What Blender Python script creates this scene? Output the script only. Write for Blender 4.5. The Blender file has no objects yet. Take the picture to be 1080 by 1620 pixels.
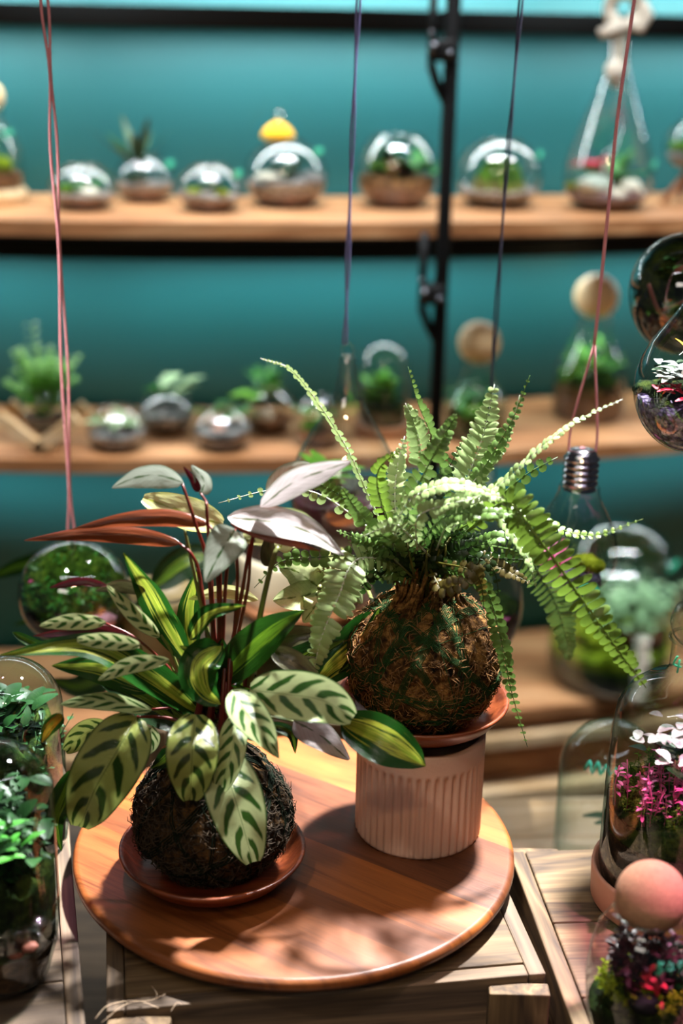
import bpy, bmesh, math, random
from mathutils import Vector, noise, Matrix
from math import pi, sin, cos, radians, sqrt, atan2, tan

# ---------------------------------------------------------------- camera
scene = bpy.context.scene
COL = scene.collection
H0 = 0.90                      # top of the round board
CAM = Vector((0, -1.0, 1.555))
PITCH, ROLL, FPX = radians(19.6), radians(1.2), 2250.0
FW = Vector((0, cos(PITCH), -sin(PITCH)))
_r0 = Vector((1, 0, 0)); _u0 = _r0.cross(FW)
RT = _r0 * cos(ROLL) + _u0 * sin(ROLL)
UP = _u0 * cos(ROLL) - _r0 * sin(ROLL)
cd = bpy.data.cameras.new('camera'); cam = bpy.data.objects.new('camera', cd); COL.objects.link(cam)
cd.sensor_fit = 'VERTICAL'; cd.sensor_height = 36; cd.sensor_width = 24; cd.lens = 50
m = Matrix((RT, UP, -FW)).transposed().to_4x4(); m.translation = CAM
cam.matrix_world = m
cd.clip_start = 0.02
cd.dof.use_dof = True; cd.dof.focus_distance = 1.13; cd.dof.aperture_fstop = 2.7
scene.camera = cam

# ---------------------------------------------------------------- look and light
vs = scene.view_settings
vs.view_transform = 'Standard'; vs.look = 'None'; vs.gamma = 1; vs.use_curve_mapping = False
vs.exposure = 0.0
cy = scene.cycles
cy.use_denoising = True
cy.max_bounces = 10; cy.transparent_max_bounces = 40; cy.diffuse_bounces = 3; cy.glossy_bounces = 4
cy.sample_clamp_indirect = 4.0
cy.caustics_reflective = False; cy.caustics_refractive = False
w = bpy.data.worlds.new('room_air'); scene.world = w; w.use_nodes = True
w.node_tree.nodes['Background'].inputs[0].default_value = (0.75, 0.85, 1, 1)
w.node_tree.nodes['Background'].inputs[1].default_value = 0.028


def aim(o, p, t):
    o.location = p
    o.rotation_euler = (Vector(t) - Vector(p)).to_track_quat('-Z', 'Y').to_euler()


def area(name, p, t, sx, sy, power, col, spread=180):
    l = bpy.data.lights.new(name, 'AREA'); l.shape = 'RECTANGLE'; l.size = sx; l.size_y = sy
    l.energy = power; l.color = col; l.spread = radians(spread)
    o = bpy.data.objects.new(name, l); COL.objects.link(o); aim(o, p, t); return o


def spot(name, p, t, power, col, deg, blend=0.3, rad=0.02):
    l = bpy.data.lights.new(name, 'SPOT'); l.energy = power; l.color = col
    l.spot_size = radians(deg); l.spot_blend = blend; l.shadow_soft_size = rad
    o = bpy.data.objects.new(name, l); COL.objects.link(o); aim(o, p, t); return o


# key: white ceiling spot above and slightly behind the two plants
spot('ceiling_spot_key', (0.42, 0.62, 2.55), (-0.01, 0.03, 1.05), 1250, (1.0, 0.97, 0.97), 21, 0.6, 0.06)
spot('board_fill_spot', (-0.5, -0.9, 2.5), (0.08, -0.1, 0.9), 32, (1.0, 0.82, 0.66), 13, 0.8, 0.05)  # added warm fill to brighten the front of the board
spot('globe_fill_spot', (-0.5, -0.2, 2.5), (-0.27, 0.3, 0.97), 70, (1.0, 0.97, 0.95), 9, 0.6, 0.03)  # added fill aimed at the hanging moss globe on the left
spot('planter_fill_spot', (-1.0, -0.1, 2.45), (-0.05, 0.42, 0.95), 330, (1.0, 0.98, 0.94), 9, 0.6, 0.04)  # added fill that lifts the cream planter behind the plants
# pink grow lamps
spot('grow_lamp_pink', (0.55, -0.25, 2.5), (0.36, -0.13, 0.88), 300, (1.0, 0.34, 0.62), 15, 0.5, 0.02)
spot('grow_lamp_pink', (-0.15, 0.1, 2.5), (0.0, 0.12, 0.9), 40, (1.0, 0.45, 0.5), 8, 0.5, 0.02)
spot('grow_lamp_pink', (-0.4, 0.3, 2.5), (-0.23, 0.0, 0.88), 45, (1.0, 0.42, 0.75), 8, 0.5, 0.02)
spot('grow_lamp_pink', (0.2, -0.5, 2.5), (0.06, -0.13, 0.90), 16, (1.0, 0.5, 0.42), 5.0, 0.7, 0.02)
spot('teardrop_fill_spot', (0.45, -0.5, 2.5), (0.31, 0.15, 1.12), 130, (0.85, 0.75, 1.0), 12, 0.5, 0.03)  # fill, raised and moved forward to brighten the right-edge teardrop
# ceiling tubes in front of the shelves (their streaks sit on every glass)
for i, x in enumerate((-1.0, 0.0, 1.0)):
    area('ceiling_tube', (x, 0.78, 2.52), (x, 1.16, 1.0), 0.85, 0.06, 6.6, (0.93, 0.96, 1.0), 60)
area('ceiling_tube', (-0.35, -0.7, 2.52), (-0.35, -0.5, 0.9), 1.1, 0.03, 2.2, (0.95, 0.96, 1.0))
area('ceiling_tube', (0.75, -0.5, 2.52), (0.6, -0.3, 0.9), 1.1, 0.03, 2.2, (0.95, 0.96, 1.0))
spot('bottle_fill_spot', (0.9, -0.5, 2.5), (0.30, -0.03, 1.03), 38, (1.0, 0.85, 0.95), 8, 0.5, 0.03)  # added spot to bring out the ivy inside the bottle
# two warm ceiling bulbs
for x in (-0.1, 0.12):
    spot('warm_bulb', (x, -1.5, 2.5), (0, 1.2, 1.0), 12, (1.0, 0.66, 0.35), 80, 0.8, 0.04)
# soft room light from the front
area('shop_front_light', (-0.9, -2.2, 2.5), (0, 0, 0.9), 1.0, 0.6, 9, (1.0, 0.9, 0.8))


def ray(px, py): return FW + RT * ((px - 540) / FPX) + UP * ((810 - py) / FPX)
def PY(px, py, Y):
    d = ray(px, py); return CAM + d * ((Y - CAM.y) / d.y)
def PZ(px, py, Z):
    d = ray(px, py); return CAM + d * ((Z - CAM.z) / d.z)
def depth(p): return (Vector(p) - CAM).dot(FW)
def size_at(p, px): return px * depth(p) / FPX      # metres covered by px pixels at p
def ztop(b, py):
    """height of the upright line through b that shows at image row py"""
    lo, hi = b[2] - 1, b[2] + 1.5
    for _ in range(40):
        z = (lo + hi) / 2; d = Vector((b[0], b[1], z)) - CAM
        y = 810 - FPX * d.dot(UP) / d.dot(FW)
        if y > py: lo = z
        else: hi = z
    return z


# ---------------------------------------------------------------- materials
def srgb(r, g, b):
    f = lambda c: (c / 255 / 12.92) if c / 255 <= 0.04045 else ((c / 255 + 0.055) / 1.055) ** 2.4
    return (f(r), f(g), f(b), 1)


class NT:
    def __init__(s, name):
        s.m = bpy.data.materials.new(name); s.m.use_nodes = True
        s.t = s.m.node_tree; s.t.nodes.clear()
        s.out = s.t.nodes.new('ShaderNodeOutputMaterial')
    def n(s, typ, ins=None, **kw):
        nd = s.t.nodes.new('ShaderNode' + typ)
        for k, v in kw.items(): setattr(nd, k, v)
        for k, v in (ins or {}).items(): s.put(nd.inputs[k], v)
        return nd
    def put(s, sock, v):
        if hasattr(v, 'links'): s.t.links.new(v, sock)
        elif hasattr(v, 'outputs'): s.t.links.new(v.outputs[0], sock)
        else: sock.default_value = v
    def math(s, op, a, b=0.0, c=0.0):
        nd = s.n('Math', {0: a, 1: b, 2: c}, operation=op); return nd.outputs[0]
    def ramp(s, fac, stops, interp='LINEAR'):
        nd = s.n('ValToRGB', {0: fac}); cr = nd.color_ramp; cr.interpolation = interp
        cr.elements[0].position, cr.elements[0].color = stops[0]
        cr.elements[1].position, cr.elements[1].color = stops[-1]
        for p, c in stops[1:-1]:
            e = cr.elements.new(p); e.color = c
        return nd.outputs[0]
    def mix(s, fac, a, b, mode='MIX'):
        nd = s.n('Mix', data_type='RGBA', blend_type=mode)
        s.put(nd.inputs[0], fac); s.put(nd.inputs[6], a); s.put(nd.inputs[7], b); return nd.outputs[2]
    def done(s, sh): s.t.links.new(sh.outputs[0] if hasattr(sh, 'outputs') else sh, s.out.inputs[0]); return s.m


def plain(name, col, rough=0.5, metal=0.0, bump=0.0, bscale=80, var=0.0, vscale=8, spec=0.5):
    t = NT(name)
    co = t.n('TexCoord').outputs['Object']
    c = col
    if var:
        nz = t.n('TexNoise', {'Vector': co, 'Scale': vscale, 'Detail': 4.0})
        dk = tuple(x * (1 - var) for x in col[:3]) + (1,); lt = tuple(min(1, x * (1 + var)) for x in col[:3]) + (1,)
        c = t.ramp(nz.outputs[0], [(0.3, dk), (0.7, lt)])
    b = t.n('BsdfPrincipled', {'Base Color': c, 'Roughness': rough, 'Metallic': metal, 'Specular IOR Level': spec})
    if bump:
        n2 = t.n('TexNoise', {'Vector': co, 'Scale': bscale, 'Detail': 5.0})
        bp = t.n('Bump', {'Height': n2.outputs[0], 'Strength': bump, 'Distance': 0.003}); t.put(b.inputs['Normal'], bp)
    return t.done(b)


def glass_mat(name, tint=(0.93, 0.98, 0.96, 1), edge=(0.14, 0.20, 0.19, 1), refl=0.45, base=0.075):
    t = NT(name)
    lw = t.n('LayerWeight', {'Blend': 0.5})
    f = lw.outputs['Facing']
    e = t.math('POWER', f, 3.5)
    col = t.mix(e, tint, edge)
    tr = t.n('BsdfTransparent', {0: col})
    gl = t.n('BsdfGlossy', {0: (1, 1, 1, 1), 'Roughness': 0.015})
    fac = t.math('MULTIPLY_ADD', t.math('POWER', f, 4.0), refl, base)
    return t.done(t.n('MixShader', {0: fac, 1: tr, 2: gl}))


def wood_mat(name, c1, c2, c3, scale=1.0, rough=0.5, rings=6.0, knots=0.0):
    """grain runs along local X of the object"""
    t = NT(name)
    co = t.n('TexCoord').outputs['Object']
    oi = t.n('ObjectInfo').outputs['Random']
    off = t.n('CombineXYZ', {0: t.math('MULTIPLY', oi, 13.0), 1: t.math('MULTIPLY', oi, 7.0), 2: t.math('MULTIPLY', oi, 3.0)})
    v0 = t.n('VectorMath', {0: co, 1: off}, operation='ADD')
    mp = t.n('Mapping', {'Vector': v0, 'Scale': (1.6 * scale, 14 * scale, 14 * scale)})
    n1 = t.n('TexNoise', {'Vector': mp, 'Scale': 1.5, 'Detail': 3.0, 'Distortion': 0.8})
    wv = t.math('FRACT', t.math('MULTIPLY', n1.outputs[0], rings))
    wv2 = t.math('PINGPONG', wv, 0.5)
    mp2 = t.n('Mapping', {'Vector': v0, 'Scale': (6 * scale, 160 * scale, 160 * scale)})
    n2 = t.n('TexNoise', {'Vector': mp2, 'Scale': 2.0, 'Detail': 3.0})
    s = t.math('ADD', t.math('MULTIPLY', wv2, 0.9), t.math('MULTIPLY', n2.outputs[0], 0.5))
    c = t.ramp(s, [(0.2, c1), (0.5, c2), (0.8, c3)])
    if knots:
        mp3 = t.n('Mapping', {'Vector': v0, 'Scale': (9, 22, 22)})
        vr = t.n('TexVoronoi', {'Vector': mp3, 'Scale': 1.0})
        k = t.ramp(vr.outputs['Distance'], [(0.05, (0, 0, 0, 1)), (0.22, (1, 1, 1, 1))])
        c = t.mix(knots, c, k, 'MULTIPLY')
    n3 = t.n('TexNoise', {'Vector': v0, 'Scale': 14.0, 'Detail': 3.0})
    c = t.mix(0.35, c, t.ramp(n3.outputs[0], [(0.3, (0.45, 0.42, 0.4, 1)), (0.65, (1, 1, 1, 1))]), 'MULTIPLY')
    b = t.n('BsdfPrincipled', {'Base Color': c, 'Roughness': rough})
    bp = t.n('Bump', {'Height': n2.outputs[0], 'Strength': 0.25, 'Distance': 0.001}); t.put(b.inputs['Normal'], bp)
    return t.done(b)


def leaf_shader(t, col, under, rough=0.27, trans=0.3, bump=None, spec=0.5):
    geo = t.n('NewGeometry').outputs['Backfacing']
    c = t.mix(geo, col, under)
    b = t.n('BsdfPrincipled', {'Base Color': c, 'Roughness': rough, 'Specular IOR Level': spec})
    tl = t.n('BsdfTranslucent', {0: c})
    if bump is not None:
        bp = t.n('Bump', {'Height': bump, 'Strength': 0.5, 'Distance': 0.0015})
        t.put(b.inputs['Normal'], bp); t.put(tl.inputs['Normal'], bp)
    return t.done(t.n('MixShader', {0: trans, 1: b, 2: tl}))


def uvs(t):
    uv = t.n('UVMap').outputs[0]
    sp = t.n('SeparateXYZ', {0: uv})
    u = t.math('MULTIPLY_ADD', sp.outputs[0], 2.0, -1.0)
    return uv, u, sp.outputs[1]


def calathea_mat(name, light, dark, under, N=5, k=1.3):
    t = NT(name)
    uv, u, v = uvs(t)
    a = t.math('ABSOLUTE', u)
    side = t.math('GREATER_THAN', u, 0.0)
    nz = t.n('TexNoise', {'Vector': uv, 'Scale': 5.0, 'Detail': 2.0}).outputs[0]
    s = t.math('MULTIPLY', v, N)
    s = t.math('SUBTRACT', s, t.math('MULTIPLY', t.math('POWER', a, 1.3), k))
    s = t.math('ADD', s, t.math('MULTIPLY', side, 0.5))
    s = t.math('ADD', s, t.math('MULTIPLY', nz, 0.35))
    fr = t.math('PINGPONG', s, 0.5)                       # 0..0.5 triangle
    width = t.math('MULTIPLY_ADD', t.math('POWER', t.math('ABSOLUTE', t.math('SUBTRACT', a, 0.38)), 1.5), -0.55, 0.30)
    mk = t.math('SUBTRACT', width, fr)
    mk = t.math('MULTIPLY', mk, 9.0); mk.node.use_clamp = True
    inner = t.math('MULTIPLY', t.math('SUBTRACT', a, 0.05), 30.0); inner.node.use_clamp = True
    outer = t.math('MULTIPLY', t.math('SUBTRACT', 0.86, a), 12.0); outer.node.use_clamp = True
    mk = t.math('MULTIPLY', t.math('MULTIPLY', mk, inner), outer)
    rim = t.math('MULTIPLY', t.math('SUBTRACT', a, 0.92), 16.0); rim.node.use_clamp = True
    mid = t.math('MULTIPLY', t.math('SUBTRACT', 0.035, a), 40.0); mid.node.use_clamp = True
    fine = t.n('TexNoise', {'Vector': t.n('CombineXYZ', {0: t.math('MULTIPLY', a, 2.0), 1: t.math('MULTIPLY', s, 14.0)}), 'Scale': 3.0, 'Detail': 2.0}).outputs[0]
    lt = t.mix(t.math('MULTIPLY', fine, 0.5), light, tuple(x * 0.6 for x in light[:3]) + (1,))
    c = t.mix(mk, lt, dark)
    c = t.mix(t.math('MAXIMUM', rim, t.math('MULTIPLY', mid, 0.5)), c, dark)
    und = t.mix(t.math('MULTIPLY', mk, 0.7), under, tuple(x * 0.35 for x in under[:3]) + (1,))
    return leaf_shader(t, c, und, 0.24, 0.25, fine)


def stripe_mat(name, light, mid, dark, under, edge=0.55):
    t = NT(name)
    uv, u, v = uvs(t)
    a = t.math('ABSOLUTE', u)
    oi = t.n('ObjectInfo').outputs['Random']
    vec = t.n('CombineXYZ', {0: t.math('MULTIPLY', u, 3.2), 1: t.math('ADD', t.math('MULTIPLY', v, 0.7), t.math('MULTIPLY', oi, 20.0)), 2: 0.0})
    nz = t.n('TexNoise', {'Vector': vec, 'Scale': 2.2, 'Detail': 3.0}).outputs[0]
    f = t.math('ADD', t.math('MULTIPLY', a, edge), t.math('MULTIPLY', nz, 0.9))
    c = t.ramp(f, [(0.34, light), (0.5, mid), (0.62, light), (0.7, dark), (0.98, dark)])
    m = t.math('MULTIPLY', t.math('SUBTRACT', 0.03, a), 40.0); m.node.use_clamp = True
    c = t.mix(m, c, mid)
    vec2 = t.n('CombineXYZ', {0: t.math('MULTIPLY', u, 14.0), 1: t.math('MULTIPLY', v, 1.5), 2: 0.0})
    fine = t.n('TexNoise', {'Vector': vec2, 'Scale': 3.0, 'Detail': 1.0}).outputs[0]
    return leaf_shader(t, c, under, 0.27, 0.35, fine)


def silver_mat(name, center, edge, under, trans=0.2):
    t = NT(name)
    uv, u, v = uvs(t)
    a = t.math('ABSOLUTE', u)
    s = t.math('SUBTRACT', t.math('MULTIPLY', v, 10.0), t.math('MULTIPLY', a, 3.0))
    vein = t.math('PINGPONG', s, 0.5)
    vm = t.math('MULTIPLY', t.math('SUBTRACT', 0.06, vein), 10.0); vm.node.use_clamp = True
    nz = t.n('TexNoise', {'Vector': uv, 'Scale': 4.0, 'Detail': 4.0}).outputs[0]
    f = t.math('ADD', t.math('MULTIPLY', a, 0.8), t.math('MULTIPLY_ADD', nz, 0.5, -0.25))
    c = t.ramp(f, [(0.0, edge), (0.07, center), (0.62, center), (0.9, edge)])
    c = t.mix(t.math('MULTIPLY', vm, 0.7), c, edge)
    return leaf_shader(t, c, under, 0.3, trans, nz)


def moss_mat(name, c1, c2, c3, scale=60):
    t = NT(name)
    co = t.n('TexCoord').outputs['Object']
    n1 = t.n('TexNoise', {'Vector': co, 'Scale': scale, 'Detail': 6.0, 'Roughness': 0.7})
    n2 = t.n('TexNoise', {'Vector': co, 'Scale': scale * 0.25, 'Detail': 3.0})
    f = t.math('ADD', t.math('MULTIPLY', n1.outputs[0], 0.65), t.math('MULTIPLY', n2.outputs[0], 0.35))
    c = t.ramp(f, [(0.38, c1), (0.5, c2), (0.64, c3)])
    b = t.n('BsdfPrincipled', {'Base Color': c, 'Roughness': 0.95, 'Specular IOR Level': 0.15})
    bp = t.n('Bump', {'Height': n1.outputs[0], 'Strength': 1.0, 'Distance': 0.004}); t.put(b.inputs['Normal'], bp)
    return t.done(b)


def pebble_mat(name, c1, c2, c3, scale=220):
    t = NT(name)
    co = t.n('TexCoord').outputs['Object']
    v = t.n('TexVoronoi', {'Vector': co, 'Scale': scale})
    sp = t.n('SeparateColor', {0: v.outputs['Color']})
    c = t.ramp(sp.outputs[0], [(0.0, c1), (0.5, c2), (1.0, c3)])
    c = t.mix(1.0, c, t.ramp(v.outputs['Distance'], [(0.2, (1, 1, 1, 1)), (0.75, (0.25, 0.25, 0.25, 1))]), 'MULTIPLY')
    b = t.n('BsdfPrincipled', {'Base Color': c, 'Roughness': 0.7})
    bp = t.n('Bump', {'Height': v.outputs['Distance'], 'Strength': 0.8, 'Distance': -0.003}); t.put(b.inputs['Normal'], bp)
    return t.done(b)


G = glass_mat('clear_glass')
GH = glass_mat('bright_clear_glass', (0.95, 0.98, 0.97, 1), (0.16, 0.24, 0.24, 1), 0.6, 0.13)
GS = glass_mat('dark_edged_glass', (0.92, 0.97, 0.95, 1), (0.10, 0.22, 0.22, 1), 0.3)
GT = glass_mat('teal_tinted_glass', (0.88, 0.97, 0.95, 1), (0.15, 0.40, 0.38, 1), 0.8)
M = {}
M['wall'] = plain('teal_paint', srgb(26, 104, 108), 0.55, var=0.04, vscale=3)
M['floor'] = plain('dark_floor', srgb(60, 52, 46), 0.6, var=0.2)
M['ceil'] = plain('dark_ceiling', srgb(40, 42, 44), 0.9)
M['black'] = plain('black_steel', srgb(10, 11, 12), 0.6, 0.0, spec=0.2)
M['steel'] = plain('dark_bolt_steel', srgb(90, 92, 96), 0.25, 1.0)
M['shelf'] = wood_mat('oiled_shelf_wood', srgb(150, 98, 58), srgb(178, 126, 82), srgb(194, 148, 104), 0.5, 0.5, 4)
M['crate'] = wood_mat('weathered_crate_wood', srgb(60, 46, 32), srgb(100, 80, 54), srgb(130, 108, 76), 1.0, 0.75, 5, 0.7)
M['crate2'] = wood_mat('grey_crate_wood', srgb(66, 54, 44), srgb(98, 82, 64), srgb(124, 104, 82), 1.0, 0.75, 5, 0.6)
M['panel'] = wood_mat('plywood_panel', srgb(150, 96, 60), srgb(176, 120, 80), srgb(200, 150, 105), 0.6, 0.6, 4)
M['bowl'] = wood_mat('turned_red_wood', srgb(78, 33, 16), srgb(108, 50, 25), srgb(136, 70, 36), 1.2, 0.35, 5)
M['palewood'] = wood_mat('pale_beech', srgb(206, 168, 118), srgb(226, 192, 146), srgb(238, 210, 168), 0.8, 0.5, 4)
M['ceramic'] = plain('ribbed_clay', srgb(206, 172, 154), 0.6, bump=0.15, bscale=300, var=0.05)
M['cream'] = plain('cream_glaze', srgb(226, 216, 188), 0.45, var=0.03)
M['olivepot'] = plain('tan_glaze', srgb(128, 112, 74), 0.5, var=0.06)
M['jute'] = plain('jute', srgb(205, 180, 150), 0.95, bump=0.6, bscale=400)
M['cordpink'] = plain('pink_lit_cord', srgb(226, 150, 158), 0.9, bump=0.6, bscale=900)  # natural jute cord, with pink lamp light put into its colour
M['cordblue'] = plain('blue_lit_cord', srgb(124, 124, 180), 0.9, bump=0.6, bscale=900)  # bluish light put into the cord colour
M['corddark'] = plain('dark_blue_lit_cord', srgb(66, 70, 96), 0.9, bump=0.6, bscale=900)  # dark cord, bluish light included in its colour
M['rope'] = plain('white_cotton_rope', srgb(228, 218, 200), 0.95, bump=0.8, bscale=500)
M['soil'] = moss_mat('dark_soil', srgb(16, 10, 7), srgb(42, 28, 18), srgb(88, 62, 40), 90)
M['brownsoil'] = moss_mat('brown_soil', srgb(52, 28, 16), srgb(104, 62, 38), srgb(140, 90, 58), 60)
M['moss'] = moss_mat('green_moss', srgb(20, 36, 8), srgb(62, 98, 24), srgb(118, 150, 46), 70)
M['mossy'] = moss_mat('yellow_green_moss', srgb(58, 64, 6), srgb(120, 132, 16), srgb(170, 178, 50), 60)
M['mossd'] = moss_mat('dark_moss', srgb(8, 14, 4), srgb(30, 46, 14), srgb(70, 84, 28), 90)
M['fibre'] = moss_mat('brown_sphagnum', srgb(12, 8, 4), srgb(80, 54, 24), srgb(168, 124, 68), 110)
M['fibre_shaded'] = moss_mat('shaded_sphagnum', srgb(7, 6, 4), srgb(34, 26, 14), srgb(96, 70, 38), 110)  # front ball's moss, with the leaf shade put into its colour
M['strand'] = plain('dry_moss_strand', srgb(120, 84, 42), 0.9)
M['strand_shaded'] = plain('shaded_moss_strand', srgb(52, 40, 22), 0.9)  # front ball's strands, darkened to match the shade of its leaves
M['twine'] = plain('green_twine', srgb(30, 58, 24), 0.85, spec=0.15)
M['twine_shaded'] = plain('shaded_green_twine', srgb(14, 24, 14), 0.9, spec=0.1)  # front ball's twine, darkened for the same leaf shade
M['peb'] = pebble_mat('grey_gravel', srgb(88, 84, 84), srgb(150, 144, 142), srgb(210, 205, 200))
M['pebp'] = pebble_mat('purple_gravel', srgb(60, 44, 80), srgb(130, 106, 160), srgb(180, 160, 200), 260)
M['white'] = plain('white_stone', srgb(236, 226, 206), 0.7, bump=0.3, bscale=60)
M['cork'] = plain('cork', srgb(184, 140, 108), 0.85, bump=0.35, bscale=500, var=0.14, vscale=260)
M['corkp'] = plain('pale_wood_ball', srgb(232, 200, 150), 0.6, var=0.05)
M['green'] = plain('leaf_green', srgb(58, 128, 40), 0.45, var=0.35, vscale=60)
M['lime'] = plain('leaf_lime', srgb(128, 196, 62), 0.5, var=0.25, vscale=60)
M['mint'] = plain('leaf_pale', srgb(170, 200, 150), 0.5, var=0.25, vscale=90)
M['dkgreen'] = plain('leaf_dark', srgb(28, 66, 26), 0.45, var=0.3, vscale=60)
M['pinkleaf'] = plain('leaf_pink', srgb(222, 92, 150), 0.5, var=0.2, vscale=90)
M['palepink'] = plain('pale_pink_lit', srgb(216, 160, 180), 0.9, bump=0.6, bscale=200, var=0.2, vscale=90)  # soft pink light as a surface colour
M['redleaf'] = plain('leaf_red', srgb(214, 50, 72), 0.5, var=0.25, vscale=90)
M['whiteleaf'] = plain('leaf_white', srgb(184, 194, 180), 0.4, var=0.3, vscale=220)
M['burg'] = plain('leaf_burgundy', srgb(58, 16, 26), 0.45, var=0.3, vscale=90)
M['yellow'] = plain('yellow_felt', srgb(244, 184, 20), 0.8)
M['tealink'] = plain('teal_marker', srgb(70, 205, 160), 0.6)
M['terra'] = plain('pink_clay_saucer', srgb(205, 150, 130), 0.6, var=0.05)
M['chrome'] = plain('nickel', srgb(200, 196, 204), 0.18, 1.0)
M['twig'] = plain('red_twig', srgb(112, 60, 44), 0.7)
M['stemred'] = plain('red_petiole', srgb(92, 28, 20), 0.4, var=0.2, vscale=30)
M['stemgr'] = plain('green_petiole', srgb(92, 98, 48), 0.45, var=0.2, vscale=30)
L = {}
UND = srgb(150, 62, 34)
L['C'] = calathea_mat('leaf_patterned_green', srgb(150, 164, 84), srgb(34, 62, 14), srgb(120, 70, 50), 4.3, 1.25)
L['CW'] = calathea_mat('leaf_patterned_pale', srgb(186, 204, 146), srgb(44, 84, 30), srgb(110, 50, 46), 4.6, 1.35)
L['CS'] = calathea_mat('leaf_patterned_small', srgb(198, 208, 150), srgb(44, 84, 26), srgb(96, 40, 42), 4.6, 0.8)
L['V'] = stripe_mat('leaf_striped', srgb(186, 196, 74), srgb(120, 150, 44), srgb(24, 70, 20), srgb(110, 140, 50))
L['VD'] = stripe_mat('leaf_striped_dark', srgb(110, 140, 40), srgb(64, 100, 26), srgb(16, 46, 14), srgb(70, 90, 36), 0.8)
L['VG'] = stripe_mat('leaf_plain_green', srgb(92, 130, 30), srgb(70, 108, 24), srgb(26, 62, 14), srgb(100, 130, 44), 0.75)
L['S'] = silver_mat('leaf_silver_gloss', srgb(164, 174, 160), srgb(58, 88, 44), srgb(168, 70, 34))  # silver leaf; the pale centre also imitates gloss from the lamps
L['SW'] = silver_mat('leaf_blush_gloss', srgb(198, 190, 190), srgb(86, 98, 66), srgb(168, 70, 34))  # pale centre lightened to imitate white highlights on the upper leaves
L['Y'] = silver_mat('leaf_cream', srgb(206, 208, 150), srgb(150, 160, 60), srgb(190, 190, 90), 0.4)
L['U'] = silver_mat('leaf_red_underside', srgb(120, 60, 34), srgb(96, 42, 24), srgb(110, 110, 60), 0.45)
L['M'] = silver_mat('leaf_maroon', srgb(84, 24, 32), srgb(60, 16, 22), srgb(84, 24, 32), 0.2)
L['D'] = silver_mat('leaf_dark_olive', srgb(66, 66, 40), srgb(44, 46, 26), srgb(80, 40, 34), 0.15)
L['P'] = silver_mat('leaf_pink_curl', srgb(196, 110, 92), srgb(170, 80, 64), srgb(196, 110, 92), 0.3)
L['O'] = stripe_mat('leaf_orange_tipped', srgb(206, 130, 30), srgb(96, 120, 36), srgb(40, 76, 20), srgb(170, 100, 30), 0.5)
L['N'] = silver_mat('leaf_syngonium', srgb(176, 188, 136), srgb(84, 104, 40), srgb(110, 130, 60), 0.3)


def frond_mat(name, c1, c2, und, trans=0.35):
    t = NT(name)
    uv, u, v = uvs(t)
    nz = t.n('TexNoise', {'Vector': t.n('TexCoord').outputs['Object'], 'Scale': 90.0, 'Detail': 2.0}).outputs[0]
    c = t.ramp(nz, [(0.35, c1), (0.65, c2)])
    tip = t.math('MULTIPLY', t.math('SUBTRACT', v, 0.93), 10.0); tip.node.use_clamp = True
    c = t.mix(tip, c, srgb(176, 128, 60))
    return leaf_shader(t, c, und, 0.4, trans, nz)


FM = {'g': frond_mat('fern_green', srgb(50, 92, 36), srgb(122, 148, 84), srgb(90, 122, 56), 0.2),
      'p': frond_mat('fern_lit', srgb(184, 198, 172), srgb(232, 234, 226), srgb(140, 165, 105), 0.2),  # lit fronds: whitish highlights put into the colour
      'd': frond_mat('fern_shaded', srgb(12, 32, 9), srgb(38, 62, 20), srgb(34, 56, 20)),  # inner fronds: shade under the canopy put into the colour
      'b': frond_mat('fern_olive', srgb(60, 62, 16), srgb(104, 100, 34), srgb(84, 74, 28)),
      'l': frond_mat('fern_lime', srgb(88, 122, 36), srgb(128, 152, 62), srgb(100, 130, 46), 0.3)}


# ---------------------------------------------------------------- mesh helpers
def mesh(name, verts, faces, mat, parent=None, uv=None, smooth=True, loc=None):
    me = bpy.data.meshes.new(name)
    me.from_pydata([tuple(v) for v in verts], [], faces)
    if uv:
        ul = me.uv_layers.new(name='UVMap')
        li = [l.vertex_index for l in me.loops]
        for i, vi in enumerate(li): ul.data[i].uv = uv[vi]
    if smooth: me.polygons.foreach_set('use_smooth', [True] * len(me.polygons))
    if isinstance(mat, (list, tuple)):
        for q in mat: me.materials.append(q)
    else: me.materials.append(mat)
    me.update()
    o = bpy.data.objects.new(name, me); COL.objects.link(o)
    if parent is not None: o.parent = parent
    if loc is not None: o.location = loc
    return o


def thing(name, loc, label, cat, group=None):
    o = bpy.data.objects.new(name, None); COL.objects.link(o); o.location = loc
    o.empty_display_size = 0.02
    return tag(o, label, cat, group)


def tag(o, label=None, cat=None, group=None, kind=None):
    if label: o['label'] = label
    if cat: o['category'] = cat
    if group: o['group'] = group
    if kind: o['kind'] = kind
    return o


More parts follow.
